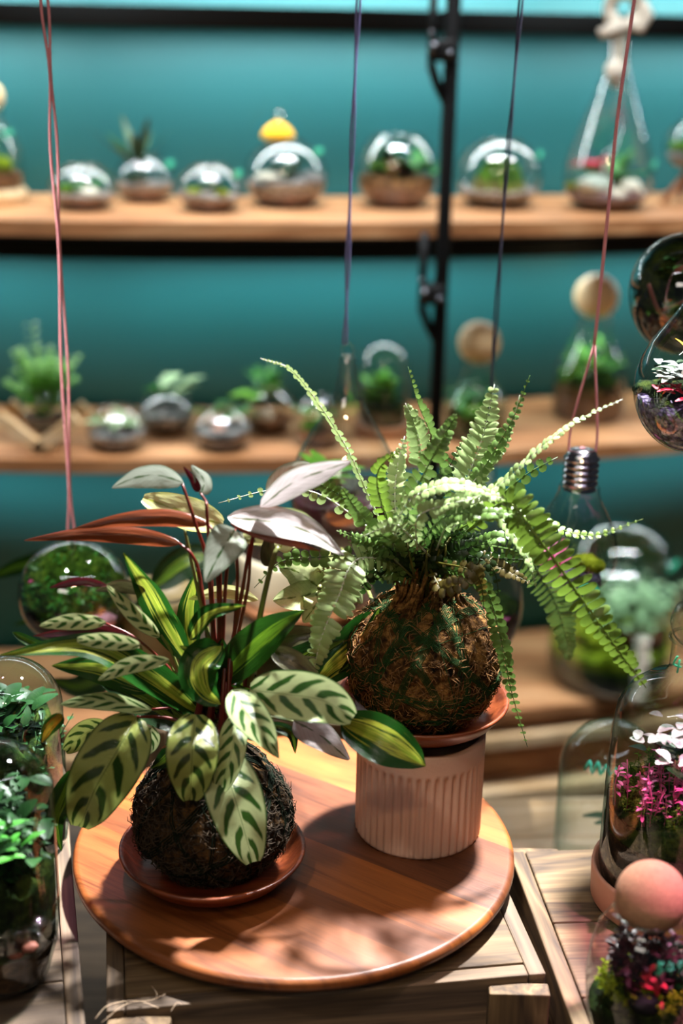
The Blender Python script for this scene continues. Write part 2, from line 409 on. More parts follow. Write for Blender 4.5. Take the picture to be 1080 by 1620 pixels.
class MB:
    def __init__(s): s.v = []; s.f = []
    def add(s, v, f):
        n = len(s.v); s.v += [Vector(q) for q in v]; s.f += [tuple(i + n for i in q) for q in f]
    def box(s, c, sx, sy, sz, e1=Vector((1, 0, 0)), e2=Vector((0, 1, 0)), e3=Vector((0, 0, 1)), bev=0.0):
        c = Vector(c)
        if bev <= 0:
            vs = [c + e1 * (a * sx / 2) + e2 * (b * sy / 2) + e3 * (d * sz / 2) for a in (-1, 1) for b in (-1, 1) for d in (-1, 1)]
            s.add(vs, [(0, 1, 3, 2), (4, 6, 7, 5), (0, 4, 5, 1), (2, 3, 7, 6), (0, 2, 6, 4), (1, 5, 7, 3)])
        else:
            bm = bmesh.new(); bmesh.ops.create_cube(bm, size=1)
            for q in bm.verts: q.co = Vector((q.co.x * sx, q.co.y * sy, q.co.z * sz))
            bmesh.ops.bevel(bm, geom=bm.edges[:] + bm.verts[:], offset=bev, segments=2, profile=0.5, affect='EDGES')
            bm.verts.index_update()
            s.add([c + e1 * q.co.x + e2 * q.co.y + e3 * q.co.z for q in bm.verts], [[q.index for q in f.verts] for f in bm.faces])
            bm.free()
    def tube(s, pts, r, seg=8, closed=False):
        pts = [Vector(p) for p in pts]; n = len(pts)
        if n < 2: return
        rs = r if isinstance(r, (list, tuple)) else [r] * n
        t0 = (pts[1] - pts[0]).normalized()
        nrm = t0.orthogonal().normalized()
        vs, fs = [], []
        for i, p in enumerate(pts):
            if closed: t = (pts[(i + 1) % n] - pts[i - 1]).normalized()
            else: t = (pts[min(i + 1, n - 1)] - pts[max(i - 1, 0)]).normalized()
            nrm = (nrm - t * nrm.dot(t))
            nrm = nrm.normalized() if nrm.length > 1e-6 else t.orthogonal().normalized()
            b = t.cross(nrm)
            for k in range(seg):
                a = 2 * pi * k / seg
                vs.append(p + nrm * (cos(a) * rs[i]) + b * (sin(a) * rs[i]))
        for i in range(n if closed else n - 1):
            j = (i + 1) % n
            for k in range(seg):
                fs.append((i * seg + k, i * seg + (k + 1) % seg, j * seg + (k + 1) % seg, j * seg + k))
        if not closed:
            fs.append(tuple(range(seg))[::-1]); fs.append(tuple((n - 1) * seg + k for k in range(seg)))
        s.add(vs, fs)
    def lathe(s, prof, c=(0, 0, 0), seg=48, rfun=None):
        c = Vector(c); vs, fs = [], []; n = len(prof)
        for i, (r, z) in enumerate(prof):
            for k in range(seg):
                a = 2 * pi * k / seg
                rr = rfun(r, z, a, i) if rfun else r
                vs.append(c + Vector((rr * cos(a), rr * sin(a), z)))
        for i in range(n - 1):
            for k in range(seg):
                fs.append((i * seg + k, i * seg + (k + 1) % seg, (i + 1) * seg + (k + 1) % seg, (i + 1) * seg + k))
        if prof[0][0] > 1e-5: pass
        s.add(vs, fs)
    def blob(s, c, r, sub=3, amp=0.15, freq=3.0, seed=0, squash=1.0, fine=0.0):
        bm = bmesh.new(); bmesh.ops.create_icosphere(bm, subdivisions=sub, radius=1)
        bm.verts.index_update(); off = Vector((seed * 3.7, seed * 1.3, seed * 2.1))
        rr = r if isinstance(r, (tuple, list)) else (r, r, r * squash)
        out = []
        for q in bm.verts:
            k = 1 + amp * noise.noise(q.co * freq + off) + (fine * noise.noise(q.co * freq * 5 + off) if fine else 0)
            p = q.co * k
            out.append(Vector(c) + Vector((p.x * rr[0], p.y * rr[1], p.z * rr[2])))
        s.add(out, [[q.index for q in f.verts] for f in bm.faces]); bm.free()
    def leaf(s, base, d, up, ln, wd, fold=0.15, droop=0.0, seg=4):
        """small simple leaflet"""
        d = Vector(d).normalized(); sd = d.cross(Vector(up))
        sd = sd.normalized() if sd.length > 1e-5 else d.orthogonal().normalized()
        nn = sd.cross(d)
        vs, fs = [], []
        for i in range(seg + 1):
            t = i / seg; wv = wd * (sin(pi * (0.06 + 0.90 * t)) ** 0.7)
            c = Vector(base) + d * (ln * t) - nn * (droop * ln * t * t)
            vs += [c - sd * wv / 2 + nn * fold * wv / 2, c, c + sd * wv / 2 + nn * fold * wv / 2]
        for i in range(seg):
            fs += [(3 * i, 3 * i + 1, 3 * i + 4, 3 * i + 3), (3 * i + 1, 3 * i + 2, 3 * i + 5, 3 * i + 4)]
        s.add(vs, fs)
    def build(s, name, mat, parent=None, smooth=True, local=False):
        vs = s.v
        if parent is not None and not local:
            off = parent_origin(parent); vs = [q - off for q in vs]
            return mesh(name, vs, s.f, mat, parent, None, smooth)
        return mesh(name, vs, s.f, mat, parent, None, smooth)


def parent_origin(o):
    p = Vector((0, 0, 0))
    while o is not None: p += o.location; o = o.parent
    return p


def origin_build(mb, name, mat, smooth=True):
    """top-level one-mesh thing: origin at the middle of its footprint"""
    xs = [q.x for q in mb.v]; ys = [q.y for q in mb.v]; zs = [q.z for q in mb.v]
    o = Vector(((min(xs) + max(xs)) / 2, (min(ys) + max(ys)) / 2, min(zs)))
    return mesh(name, [q - o for q in mb.v], mb.f, mat, None, None, smooth, o)


def board_part(name, c, sx, sy, sz, e1, mat, parent, bev=0.0015):
    """a straight board whose grain (object X) runs along e1"""
    e1 = Vector(e1).normalized()
    mb = MB(); mb.box((0, 0, 0), sx, sy, sz, bev=bev)
    o = mesh(name, mb.v, mb.f, mat, parent, None, False)
    off = parent_origin(parent) if parent is not None else Vector((0, 0, 0))
    o.location = Vector(c) - off
    o.rotation_euler = (0, 0, atan2(e1.y, e1.x)) if abs(e1.z) < 0.9 else (0, -pi / 2, 0)
    return o


def catmull(pts, n):
    pts = [Vector(p) for p in pts]
    if len(pts) == 2: return [pts[0].lerp(pts[1], i / n) for i in range(n + 1)]
    P = [pts[0] * 2 - pts[1]] + pts + [pts[-1] * 2 - pts[-2]]
    out = []; m_ = len(pts) - 1
    for i in range(n + 1):
        t = i / n * m_; k = min(int(t), m_ - 1); t -= k
        a, b, c, d = P[k:k + 4]
        out.append(0.5 * ((2 * b) + (c - a) * t + (2 * a - 5 * b + 4 * c - d) * t * t + (3 * b - a - 3 * c + d) * t ** 3))
    return out


# ---------------------------------------------------------------- room
def curveY(x): return 1.10 + 0.16 * x + 0.15 * x * x      # line of the shelf fronts
def cnorm(x):
    t = Vector((1, 0.16 + 0.30 * x, 0)).normalized(); return Vector((-t.y, t.x, 0))
XS = [-1.5 + 3.0 * i / 60 for i in range(61)]


def strip(mb, d0, d1, z0, z1):
    """curved board following the wall, between offsets d0..d1 behind the front line"""
    vs, fs = [], []
    for x in XS:
        p = Vector((x, curveY(x), 0)); n = cnorm(x)
        for d, z in ((d0, z0), (d1, z0), (d1, z1), (d0, z1)):
            q = p + n * d; vs.append(Vector((q.x, q.y, z)))
    k = len(XS)
    for i in range(k - 1):
        for j in range(4):
            a = i * 4 + j; b = i * 4 + (j + 1) % 4
            fs.append((a, a + 4, b + 4, b))
    fs += [(0, 1, 2, 3), ((k - 1) * 4 + 3, (k - 1) * 4 + 2, (k - 1) * 4 + 1, (k - 1) * 4)]
    mb.add(vs, fs)


SD = 0.30                                                  # shelf depth
mb = MB(); strip(mb, SD + 0.012, SD + 0.06, 0, 2.6)
tag(mb.build('wall_back', M['wall'], smooth=True), kind='structure')
mb = MB(); mb.box((0, 0, -0.02), 5, 6, 0.04); tag(mb.build('floor', M['floor'], smooth=False), kind='structure')
mb = MB(); mb.box((0, 0, 2.62), 5, 6, 0.04); tag(mb.build('ceiling', M['ceil'], smooth=False), kind='structure')

Z1, Z2, Z3 = 1.555 - .299, 1.555 - .658, 1.555 - 1.12
ZU = Z1 + 0.36
shelf_lab = {ZU: None,
             Z1: 'upper long curved wooden shelf holding glass globes against the teal wall',
             Z2: 'middle long curved wooden shelf with a fern in a V stand and ball-stoppered jars',
             Z3: 'lowest long curved wooden shelf, carrying the wide lidded jar'}
for zz, lab in shelf_lab.items():
    mb = MB(); strip(mb, 0.0 if zz < ZU else 0.15, SD, zz - 0.022, zz)
    if zz == ZU: lab = 'topmost long wooden shelf above the hanging rope vessel'
    o = mb.build('curved_shelf', M['shelf'], smooth=False)
    tag(o, lab, 'shelf')
# black rails that carry the shelves, with LED strips below them
for zz, lab in ((ZU, 'black steel rail across the teal wall at the top of the picture'),
                (Z1, 'black steel rail directly beneath the upper globe shelf'),
                (Z2, 'black steel rail beneath the middle shelf'),):
    mb = MB(); strip(mb, SD - 0.045, SD + 0.011, zz - 0.098, zz - 0.066)
    o = mb.build('shelf_rail', M['black'], smooth=False); tag(o, lab, 'rail')
for zz, e in ((ZU, 12), (Z1, 10), (Z2, 9)):
    for xa, xb in ((-1.2, -0.4), (-0.4, 0.4), (0.4, 1.2)):
        a = Vector((xa, curveY(xa), 0)) + cnorm(xa) * (SD - 0.02); b = Vector((xb, curveY(xb), 0)) + cnorm(xb) * (SD - 0.02)
        c = (a + b) / 2 - cnorm((xa + xb) / 2) * 0.075; c.z = zz - 0.1
        l = bpy.data.lights.new('led_strip', 'AREA'); l.shape = 'RECTANGLE'; l.size = (b - a).length; l.size_y = 0.02
        l.energy = e * 0.19; l.color = (0.85, 0.97, 1.0)
        o = bpy.data.objects.new('led_strip', l); COL.objects.link(o); o.location = c
        o.rotation_euler = (radians(0), 0, atan2(b.y - a.y, b.x - a.x))
# thin strip above the top rail
for xa, xb in ((-1.2, -0.4), (-0.4, 0.4), (0.4, 1.2)):
    a = Vector((xa, curveY(xa), 0)) + cnorm(xa) * (SD - 0.02); b = Vector((xb, curveY(xb), 0)) + cnorm(xb) * (SD - 0.02)
    c = (a + b) / 2; nn_ = cnorm((xa + xb) / 2)
    area('led_strip', (c.x - nn_.x * .05, c.y - nn_.y * .05, ZU - 0.03), (c.x + nn_.x * .03, c.y + nn_.y * .03, ZU - 0.045), (b - a).length, 0.012, 1.6, (0.82, 0.97, 1.0))

# black post in front of the shelves
pt = PY(716, 20, 1.09); pb = PY(690, 600, 1.09)
px_, py_ = (pt.x + pb.x) / 2, 1.075
post = thing('shelf_post', (px_, py_, 0), 'slim black vertical steel post with round clamps in front of the shelves', 'post')
mb = MB(); mb.tube([(px_, py_, 0), (px_, py_, 2.6)], 0.0105, 20); mb.build('upright', M['black'], post)
for zc in (ztop((px_, py_, 1.2), 80), ztop((px_, py_, 1.2), 465)):
    mb = MB(); mb.tube([(px_ - 0.028, py_ - 0.006, zc + 0.09), (px_ - 0.028, py_ - 0.006, zc - 0.02)], 0.006, 12)
    mb.tube([(px_ - 0.028, py_ - 0.006, zc - 0.02), (px_ - 0.018, py_, zc - 0.045), (px_ - 0.004, py_, zc - 0.07)], 0.007, 10)
    mb.box((px_ - 0.012, py_, zc), 0.036, 0.03, 0.03, bev=0.004)
    cl = mb.build('clamp', M['black'], post)
    mb = MB()
    mb.blob((px_ - 0.026, py_ - 0.022, zc + 0.004), 0.009, 2, 0.02); mb.blob((px_ - 0.004, py_ - 0.02, zc - 0.004), 0.006, 2, 0.02)
    mb.blob((px_ - 0.03, py_ - 0.018, zc + 0.022), 0.005, 2, 0.02)
    mb.build('bolt', M['steel'], cl)

# cabinet of plywood under the lowest shelf
cab = thing('low_cabinet', (0.1, 1.2, 0), 'brown plywood cabinet front with pale ledges below the lowest shelf', 'cabinet')
def curved(name, d0, d1, z0, z1, mat, parent):
    mb = MB(); strip(mb, d0, d1, z0, z1); return mb.build(name, mat, parent, smooth=False)
curved('front_panel', 0.03, 0.05, 0.0, Z3 - 0.05, M['panel'], cab)
curved('ledge', -0.01, 0.05, Z3 - 0.065, Z3 - 0.045, M['palewood'], cab)
curved('ledge', -0.02, 0.05, Z3 - 0.17, Z3 - 0.145, M['palewood'], cab)

# ---------------------------------------------------------------- crates and the table below them
ZT = H0 - 0.020
tb = thing('display_table', (0, 0.0, 0), 'dark low table carrying the wooden crates', 'table')
mb = MB(); mb.box((0, 0.0, 0.525), 1.7, 1.3, 0.04, bev=0.003); mb.build('table_top', M['crate2'], tb, False)
for sx in (-1, 1):
    for sy in (-1, 1):
        mb = MB(); mb.box((sx * 0.78, sy * 0.58, 0.2525), 0.05, 0.05, 0.505, bev=0.003); mb.build('leg', M['crate2'], tb, False)


def crate(name, A, B, D, ztop_, h, label, mat, mat2, nplank=4, post_w=0.045, group=None):
    """A,B front-left and front-right corners (xy), D depth; upside-down slatted crate"""
    A = Vector((A[0], A[1], 0)); B = Vector((B[0], B[1], 0)); e1 = (B - A).normalized(); e2 = Vector((-e1.y, e1.x, 0))
    W = (B - A).length; c0 = A + e1 * W / 2 + e2 * D / 2
    t = thing(name, (c0.x, c0.y, ztop_ - h), label, 'crate', group)
    zc = Vector((0, 0, 1)); th = 0.013; z = ztop_
    pd = (D - 2 * th) / nplank
    for i in range(nplank):
        board_part('plank', c0 + e2 * (-D / 2 + th + pd * (i + 0.5)) + zc * (z - 0.007), W - 2 * th - 0.001, pd - 0.0015, 0.012, e1, mat, t)
    nb = 3; bh = h / nb
    for k in range(nb):
        zz = z - bh * (k + 0.5); hh = bh - (0.004 if k < 2 else 0.0)
        for s_ in (-1, 1):
            board_part('side_board', c0 + e2 * s_ * (D / 2 - th / 2) + zc * zz, W - 2 * th - 0.001, th, hh, e1, mat2, t)
            board_part('end_board', c0 + e1 * s_ * (W / 2 - th / 2) + zc * zz, D, th, hh, e2, mat2, t)
    for s1 in (-1, 1):
        for s2 in (-1, 1):
            p = c0 + e1 * s1 * (W / 2 - post_w / 2) + e2 * s2 * (D / 2 + 0.007)
            board_part('corner_post', Vector((p.x, p.y, z - 0.008 - (h - 0.008) / 2)), h - 0.008, 0.014, post_w, Vector((0, 0, 1)), mat, t)
    return t, c0, e1, e2, W


HC = ZT - 0.545
a = PZ(168, 1596, ZT); b = PZ(864, 1536, ZT)
main_crate, mc, e1m, e2m, Wm = crate('wooden_crate', a, b, 0.33, ZT, HC,
    'weathered pine crate directly under the round wooden board', M['crate'], M['crate2'])
# right crate
a = PZ(915, 1640, ZT - 0.004); far = PZ(806, 1344, ZT - 0.004)
dd = (Vector((far.x, far.y, 0)) - Vector((a.x, a.y, 0))); dl = dd.length; dn = dd.normalized(); ex = Vector((dn.y, -dn.x, 0))
A_ = Vector((a.x, a.y, 0)) - dn * 0.06
crate('wooden_crate', A_, A_ + ex * 0.34, dl + 0.06, ZT - 0.004, HC - 0.004,
      'pink-lit wooden crate under the small ball-stoppered jar and the bottle of pink moss plants', M['crate'], M['crate'], 3)
# left crate
a = PZ(137, 1640, ZT - 0.004); far = PZ(112, 1345, ZT - 0.004)
dd = (Vector((far.x, far.y, 0)) - Vector((a.x, a.y, 0))); dl = dd.length; dn = dd.normalized(); ex = Vector((dn.y, -dn.x, 0))
A_ = Vector((a.x, a.y, 0)) - dn * 0.05
crate('wooden_crate', A_ - ex * 0.30, A_, dl + 0.10, ZT - 0.004, HC - 0.004,
      'grey-brown wooden crate under the two domed glass terrariums', M['crate2'], M['crate2'], 3)
# rear crate for the potted plants
crate('wooden_crate', (-0.215, 0.27), (0.10, 0.27), 0.33, ZT, HC,
      'tan wooden crate behind the round board, under the cream pot', M['crate'], M['crate'], 4)
# low crate on the right for the cloche
crate('wooden_crate', (0.155, 0.13), (0.46, 0.155), 0.30, H0 - 0.20, H0 - 0.20 - 0.545,
      'lower pale crate seen under the teal-marked cloche behind the pink-lit crate', M['palewood'], M['palewood'], 4)

# ---------------------------------------------------------------- round board
bc = PZ(466, 1330, H0); BR = 0.182
t = NT('acacia_planks')
co = t.n('TexCoord').outputs['Object']
# plank direction on the board, from the joint line seen in the photograph
q1, q2 = PZ(481, 1325, H0), PZ(780, 1440, H0)
q3, q4 = PZ(433, 1208, H0), PZ(755, 1327, H0)
dv = ((q2 - q1).normalized() + (q4 - q3).normalized()).normalized(); nv = Vector((-dv.y, dv.x, 0))
offB = (q1 - bc).dot(nv); offA = (q3 - bc).dot(nv)
sp = t.n('SeparateXYZ', {0: co}).outputs
def lin(a, b): return t.math('ADD', t.math('MULTIPLY', sp[0], a), t.math('MULTIPLY', sp[1], b))
cross = lin(nv.x, nv.y); along = lin(dv.x, dv.y)
pos = t.math('MULTIPLY_ADD', cross, 1 / 0.4, 0.5)
f = lambda d: d / 0.4 + 0.5
hw = (offA - offB)
lv = t.ramp(pos, [(0.0, (0.55, 0, 0, 1)), (f(offB - 0.085), (0.2, 0, 0, 1)), (f(offB - 0.055), (0.85, 0, 0, 1)), (f(offB), (0.05, 0, 0, 1)), (f(offA), (0.95, 0, 0, 1)), (f(offA + 0.06), (0.55, 0, 0, 1))], 'CONSTANT')
vec = t.n('CombineXYZ', {0: t.math('MULTIPLY', along, 5.0), 1: t.math('MULTIPLY', cross, 34.0), 2: t.math('MULTIPLY', lv, 9.0)})
n1 = t.n('TexNoise', {'Vector': vec, 'Scale': 1.3, 'Detail': 4.0, 'Distortion': 1.2}).outputs[0]
vec2 = t.n('CombineXYZ', {0: t.math('MULTIPLY', along, 30.0), 1: t.math('MULTIPLY', cross, 500.0), 2: 0.0})
n2 = t.n('TexNoise', {'Vector': vec2, 'Scale': 1.0, 'Detail': 2.0}).outputs[0]
base = t.ramp(lv, [(0.0, srgb(96, 56, 34)), (0.3, srgb(168, 98, 42)), (0.6, srgb(204, 130, 62)), (1.0, srgb(226, 152, 80))])
g = t.ramp(t.math('ADD', t.math('MULTIPLY', n1, 0.8), t.math('MULTIPLY', n2, 0.25)), [(0.36, (0.42, 0.34, 0.3, 1)), (0.5, (0.85, 0.8, 0.75, 1)), (0.66, (1.1, 1.05, 1, 1))])
c = t.mix(1.0, base, g, 'MULTIPLY')
b_ = t.n('BsdfPrincipled', {'Base Color': c, 'Roughness': 0.38})
bp = t.n('Bump', {'Height': n2, 'Strength': 0.12, 'Distance': 0.0008}); t.put(b_.inputs['Normal'], bp)
M['acacia'] = t.done(b_)
mb = MB(); th = 0.0195
mb.lathe([(0.0005, -th), (BR * 0.80, -th), (BR * 0.93, -th + 0.004), (BR * 0.985, -th + 0.009), (BR, -0.007), (BR * 0.998, -0.003), (BR * 0.985, -0.0004), (BR * 0.97, 0.0), (0.0005, 0.0)], seg=128)
o = mesh('round_board', mb.v, mb.f, M['acacia'], None, None, True, (bc.x, bc.y, H0))
tag(o, 'round planked wooden serving board with two moss-ball plants on it', 'board')


# ---------------------------------------------------------------- bowls, cup, moss balls
def turned_bowl(name, c, R, h, label):
    mb = MB(); foot = R * 0.62
    prof = [(0.0005, 0), (foot, 0), (foot + 0.002, 0.002), (R * 0.86, h * 0.45), (R * 0.965, h * 0.8), (R, h * 0.93), (R * 0.997, h), (R * 0.965, h), (R * 0.93, h * 0.86), (R * 0.83, h * 0.5), (R * 0.72, h * 0.30), (0.0005, h * 0.28)]
    mb.lathe(prof, seg=96)
    o = mesh(name, mb.v, mb.f, M['bowl'], None, None, True, c)
    return tag(o, label, 'saucer')


def on_board(px, py, dz): p = PZ(px, py, H0 + dz); return Vector((p.x, p.y, H0))
s1h = 0.026
sc1 = on_board(336, 1336, s1h); R1 = size_at(sc1, 146)
turned_bowl('wooden_saucer', sc1, R1, s1h, 'reddish turned wooden saucer under the dark moss ball, directly on the round board')
cupb = on_board(660, 1306, 0); Rc = size_at(cupb, 99)
hc = ztop(cupb, 1150) - H0
cup = MB(); NR = 44
def rib(r, z, a, i):
    if r < Rc * 0.93 or i < 2: return r
    k = 1.0 if z < hc * 0.80 else 0.0
    return r * (1 - 0.04 * k * (abs(cos(a * NR / 2)) < 0.999) * (abs(sin(a * NR / 2)) ** 3))
zs_ = [0.002, 0.005] + [hc * f_ for f_ in (0.2, 0.4, 0.6, 0.78, 0.80, 0.83, 0.9, 0.985)]
prof = [(0.0005, 0), (Rc * 0.97, 0)] + [(Rc, z) for z in zs_] + [(Rc * 0.985, hc), (Rc * 0.92, hc), (Rc * 0.90, hc - 0.004), (Rc * 0.90, 0.006), (0.0005, 0.006)]
cup.lathe(prof, seg=NR * 10, rfun=rib)
o = mesh('ribbed_cup', cup.v, cup.f, M['ceramic'], None, None, True, cupb)
tag(o, 'pinkish cream ribbed ceramic pot standing on the round board, holding up the fern', 'pot')
s2h = 0.026
p = PZ(668, 1096, H0 + hc + s2h); R2 = size_at(p, 136)
sc2 = Vector((cupb.x + (p.x - cupb.x) * 0.6, cupb.y + (p.y - cupb.y) * 0.6, H0 + hc))
print('cup h', hc, 'R', Rc, 'saucer', p, sc2, R2)
turned_bowl('wooden_saucer', sc2, R2, s2h, 'reddish turned wooden saucer under the fern moss ball, on the ribbed pot')


def moss_ball(parent, c, R, sq, neck, fibre, twine, strand, seed, ntw, strands, tw_r=0.0009, band=True, bulge=0.0):
    rnd = random.Random(seed)
    mb = MB()
    def rad(d):
        zz = d.z
        k = 1 + 0.05 * noise.noise(d * 3 + Vector((seed, 0, 0))) + 0.035 * noise.noise(d * 13) + 0.02 * noise.noise(d * 34)
        return k
    bm = bmesh.new(); bmesh.ops.create_icosphere(bm, subdivisions=6, radius=1); bm.verts.index_update()
    def pos(d, ex=0.0):
        k = rad(d) * R + ex
        bl = 1 + bulge * max(0, d.z) ** 1.0
        v = Vector((d.x * k * bl, d.y * k * bl, d.z * k * sq))
        if d.z > 0.55:                                  # shoulders rise into a neck
            t_ = (d.z - 0.55) / 0.45
            v.z += neck * t_ ** 2
            if neck > 0: 
                v.x *= 1 + 0.0 * t_; v.y *= 1
        if d.z < -0.75: v.z = max(v.z, -R * sq * 0.86)
        return v + c
    mb.add([pos(q.co.normalized()) for q in bm.verts], [[q.index for q in f.verts] for f in bm.faces]); bm.free()
    mb.build('moss_ball', fibre, parent)
    mb = MB()
    for i in range(ntw):
        ax = Vector((rnd.gauss(0, 1), rnd.gauss(0, 1), rnd.gauss(0, 0.45))).normalized()
        e = ax.orthogonal().normalized(); g_ = ax.cross(e)
        off = rnd.uniform(-0.3, 0.3)
        nrep = rnd.choice((1, 2, 3, 4)) if band else 1; gp = 0.03
        if bulge and i < 7: nrep, gp = 6, 0.017
        for rpt in range(nrep):
            o_ = off + rpt * gp; k = sqrt(max(0, 1 - o_ * o_))
            pts = [pos((e * cos(a_) * k + g_ * sin(a_) * k + ax * o_).normalized(), R * 0.014) for a_ in [2 * pi * j / 60 for j in range(60)]]
            mb.tube(pts, tw_r, 5, True)
    mb.build('twine', twine, parent)
    mb = MB()
    for i in range(strands):
        d = Vector((rnd.gauss(0, 1), rnd.gauss(0, 1), rnd.gauss(0, 0.8))).normalized()
        p0 = pos(d, -0.001)
        tn = Vector((rnd.gauss(0, 1), rnd.gauss(0, 1), rnd.gauss(0, 1))); tn = (tn - d * tn.dot(d)).normalized()
        ln = rnd.uniform(0.004, 0.011)
        p1 = p0 + tn * ln * 0.5 + d * ln * rnd.uniform(0.15, 0.45); p2 = p0 + tn * ln + d * ln * rnd.uniform(0.0, 0.5)
        mb.tube([p0, p1, p2], [0.0005, 0.0004, 0.0002], 3)
    o = mb.build('dry_moss', strand, parent); o['kind'] = 'stuff'
    return pos


kc = thing('moss_ball_plant', sc1, 'dark moss-ball plant with patterned and striped prayer-plant leaves in the front saucer', 'plant')
RB1 = size_at(sc1, 122)
c1 = Vector((sc1.x, sc1.y + 0.004, H0 + 0.0085 + RB1 * 0.84 * 0.86 ))
pos1 = moss_ball(kc, c1, RB1, 0.84, 0.012, M['fibre_shaded'], M['twine_shaded'], M['strand_shaded'], 3, 12, 3200, 0.0006)
kf = thing('moss_ball_plant', sc2, 'brown moss ball wound with green twine, growing a spreading sword fern above the ribbed pot', 'plant')
RB2 = size_at(sc2, 118)
c2 = Vector((sc2.x, sc2.y, H0 + hc + 0.0085 + RB2 * 0.88 * 0.86))
pos2 = moss_ball(kf, c2, RB2, 0.88, 0.010, M['fibre'], M['twine'], M['strand'], 11, 20, 2800, 0.00036, True, 0.22)
# fibrous neck of the fern ball
mb = MB(); rnd = random.Random(5)
nk = Vector((c2.x, c2.y, ztop(c2, 945)))
for i in range(150):
    a_ = rnd.uniform(0, 2 * pi); r_ = rnd.uniform(0.010, 0.028)
    b0 = Vector((c2.x + cos(a_) * (r_ + 0.010), c2.y + sin(a_) * (r_ + 0.010), c2.z + RB2 * 0.80))
    t0_ = Vector((c2.x + cos(a_ + 0.3) * r_, c2.y + sin(a_ + 0.3) * r_, nk.z + rnd.uniform(0.0, 0.03)))
    md = (b0 + t0_) / 2 + Vector((rnd.gauss(0, .002), rnd.gauss(0, .002), 0)); md.x += (c2.x - md.x) * 0.25; md.y += (c2.y - md.y) * 0.25
    mb.tube([b0, md, t0_], [0.0022, 0.0018, 0.0009], 5)
mb.build('fibrous_neck', M['fibre'], kf)


# ---------------------------------------------------------------- big leaves
def big_leaf(parent, pts, hw, kind, Y0, dY=None, roll=0.0, cup=0.25, name='leaf', wave=0.0, under=False, shape='oval', seed=0, fold=0.0, label=None):
    """pts image points base->tip; Y0 plane; dY per-point depth offsets (m, + is away); hw half width in px"""
    if dY is None: dY = [0] * len(pts)
    W = [PY(p[0], p[1], Y0 + dy * (0.7 if parent is kc else 1)) for p, dy in zip(pts, dY)]
    n = 22; cs = catmull(W, n); m_ = 12
    hwm = size_at(W[len(W) // 2], hw)
    vs, fs, uv = [], [], []
    rnd = random.Random(seed); ph = rnd.uniform(0, 6)
    for i, c in enumerate(cs):
        v = i / n
        t = (cs[min(i + 1, n)] - cs[max(i - 1, 0)]).normalized()
        view = (CAM - c).normalized()
        s_ = t.cross(view)
        s_ = s_.normalized() if s_.length > 1e-4 else RT
        nn = s_.cross(t).normalized()
        r_ = radians(roll if not isinstance(roll, (tuple, list)) else roll[0] + (roll[1] - roll[0]) * v)
        sd = s_ * cos(r_) + nn * sin(r_); nr = nn * cos(r_) - s_ * sin(r_)
        if shape == 'oval': wv = sin(pi * (v ** 0.92 * 0.93 + 0.04)) ** 0.55
        elif shape == 'lance': wv = sin(pi * (v ** 0.72 * 0.985 + 0.01)) ** 0.85
        elif shape == 'egg': wv = sin(pi * (v ** 0.6 * 0.97 + 0.02)) ** 0.75
        elif shape == 'long': wv = sin(pi * (v ** 0.85 * 0.99 + 0.008)) ** 0.7
        wv = max(wv, 0.02)
        wave_ = max(wave, 0.045)
        for j in range(m_ + 1):
            u = -1 + 2 * j / m_
            w_ = hwm * wv * u
            dz = cup * hwm * wv * (u * u - 0.15) + fold * hwm * wv * abs(u)
            dz += wave_ * hwm * abs(u) ** 1.5 * sin(v * 17 + ph + (0 if u > 0 else 2.0))
            dz += 0.012 * hwm * noise.noise(Vector((u * 3, v * 9, seed)))*3
            vs.append(c + sd * w_ + nr * dz); uv.append(((u + 1) / 2, v))
    for i in range(n):
        for j in range(m_):
            a_ = i * (m_ + 1) + j; q = (a_, a_ + 1, a_ + m_ + 2, a_ + m_ + 1)
            fs.append(q if not under else q[::-1])
    off = parent_origin(parent)
    o = mesh(name, [q - off for q in vs], fs, L[kind], parent, uv)
    if label: o['label'] = label
    return o, W[0]


def stem(parent, pts, Y0, dY=None, r=0.0013, mat='stemred', name='petiole'):
    if dY is None: dY = [0] * len(pts)
    W = [PY(p[0], p[1], Y0 + dy) for p, dy in zip(pts, dY)]
    mb = MB(); cs = catmull(W, 14)
    mb.tube(cs, [r * (1.25 - 0.5 * i / 14) for i in range(15)], 7)
    o = mb.build(name, M[mat], parent); return o


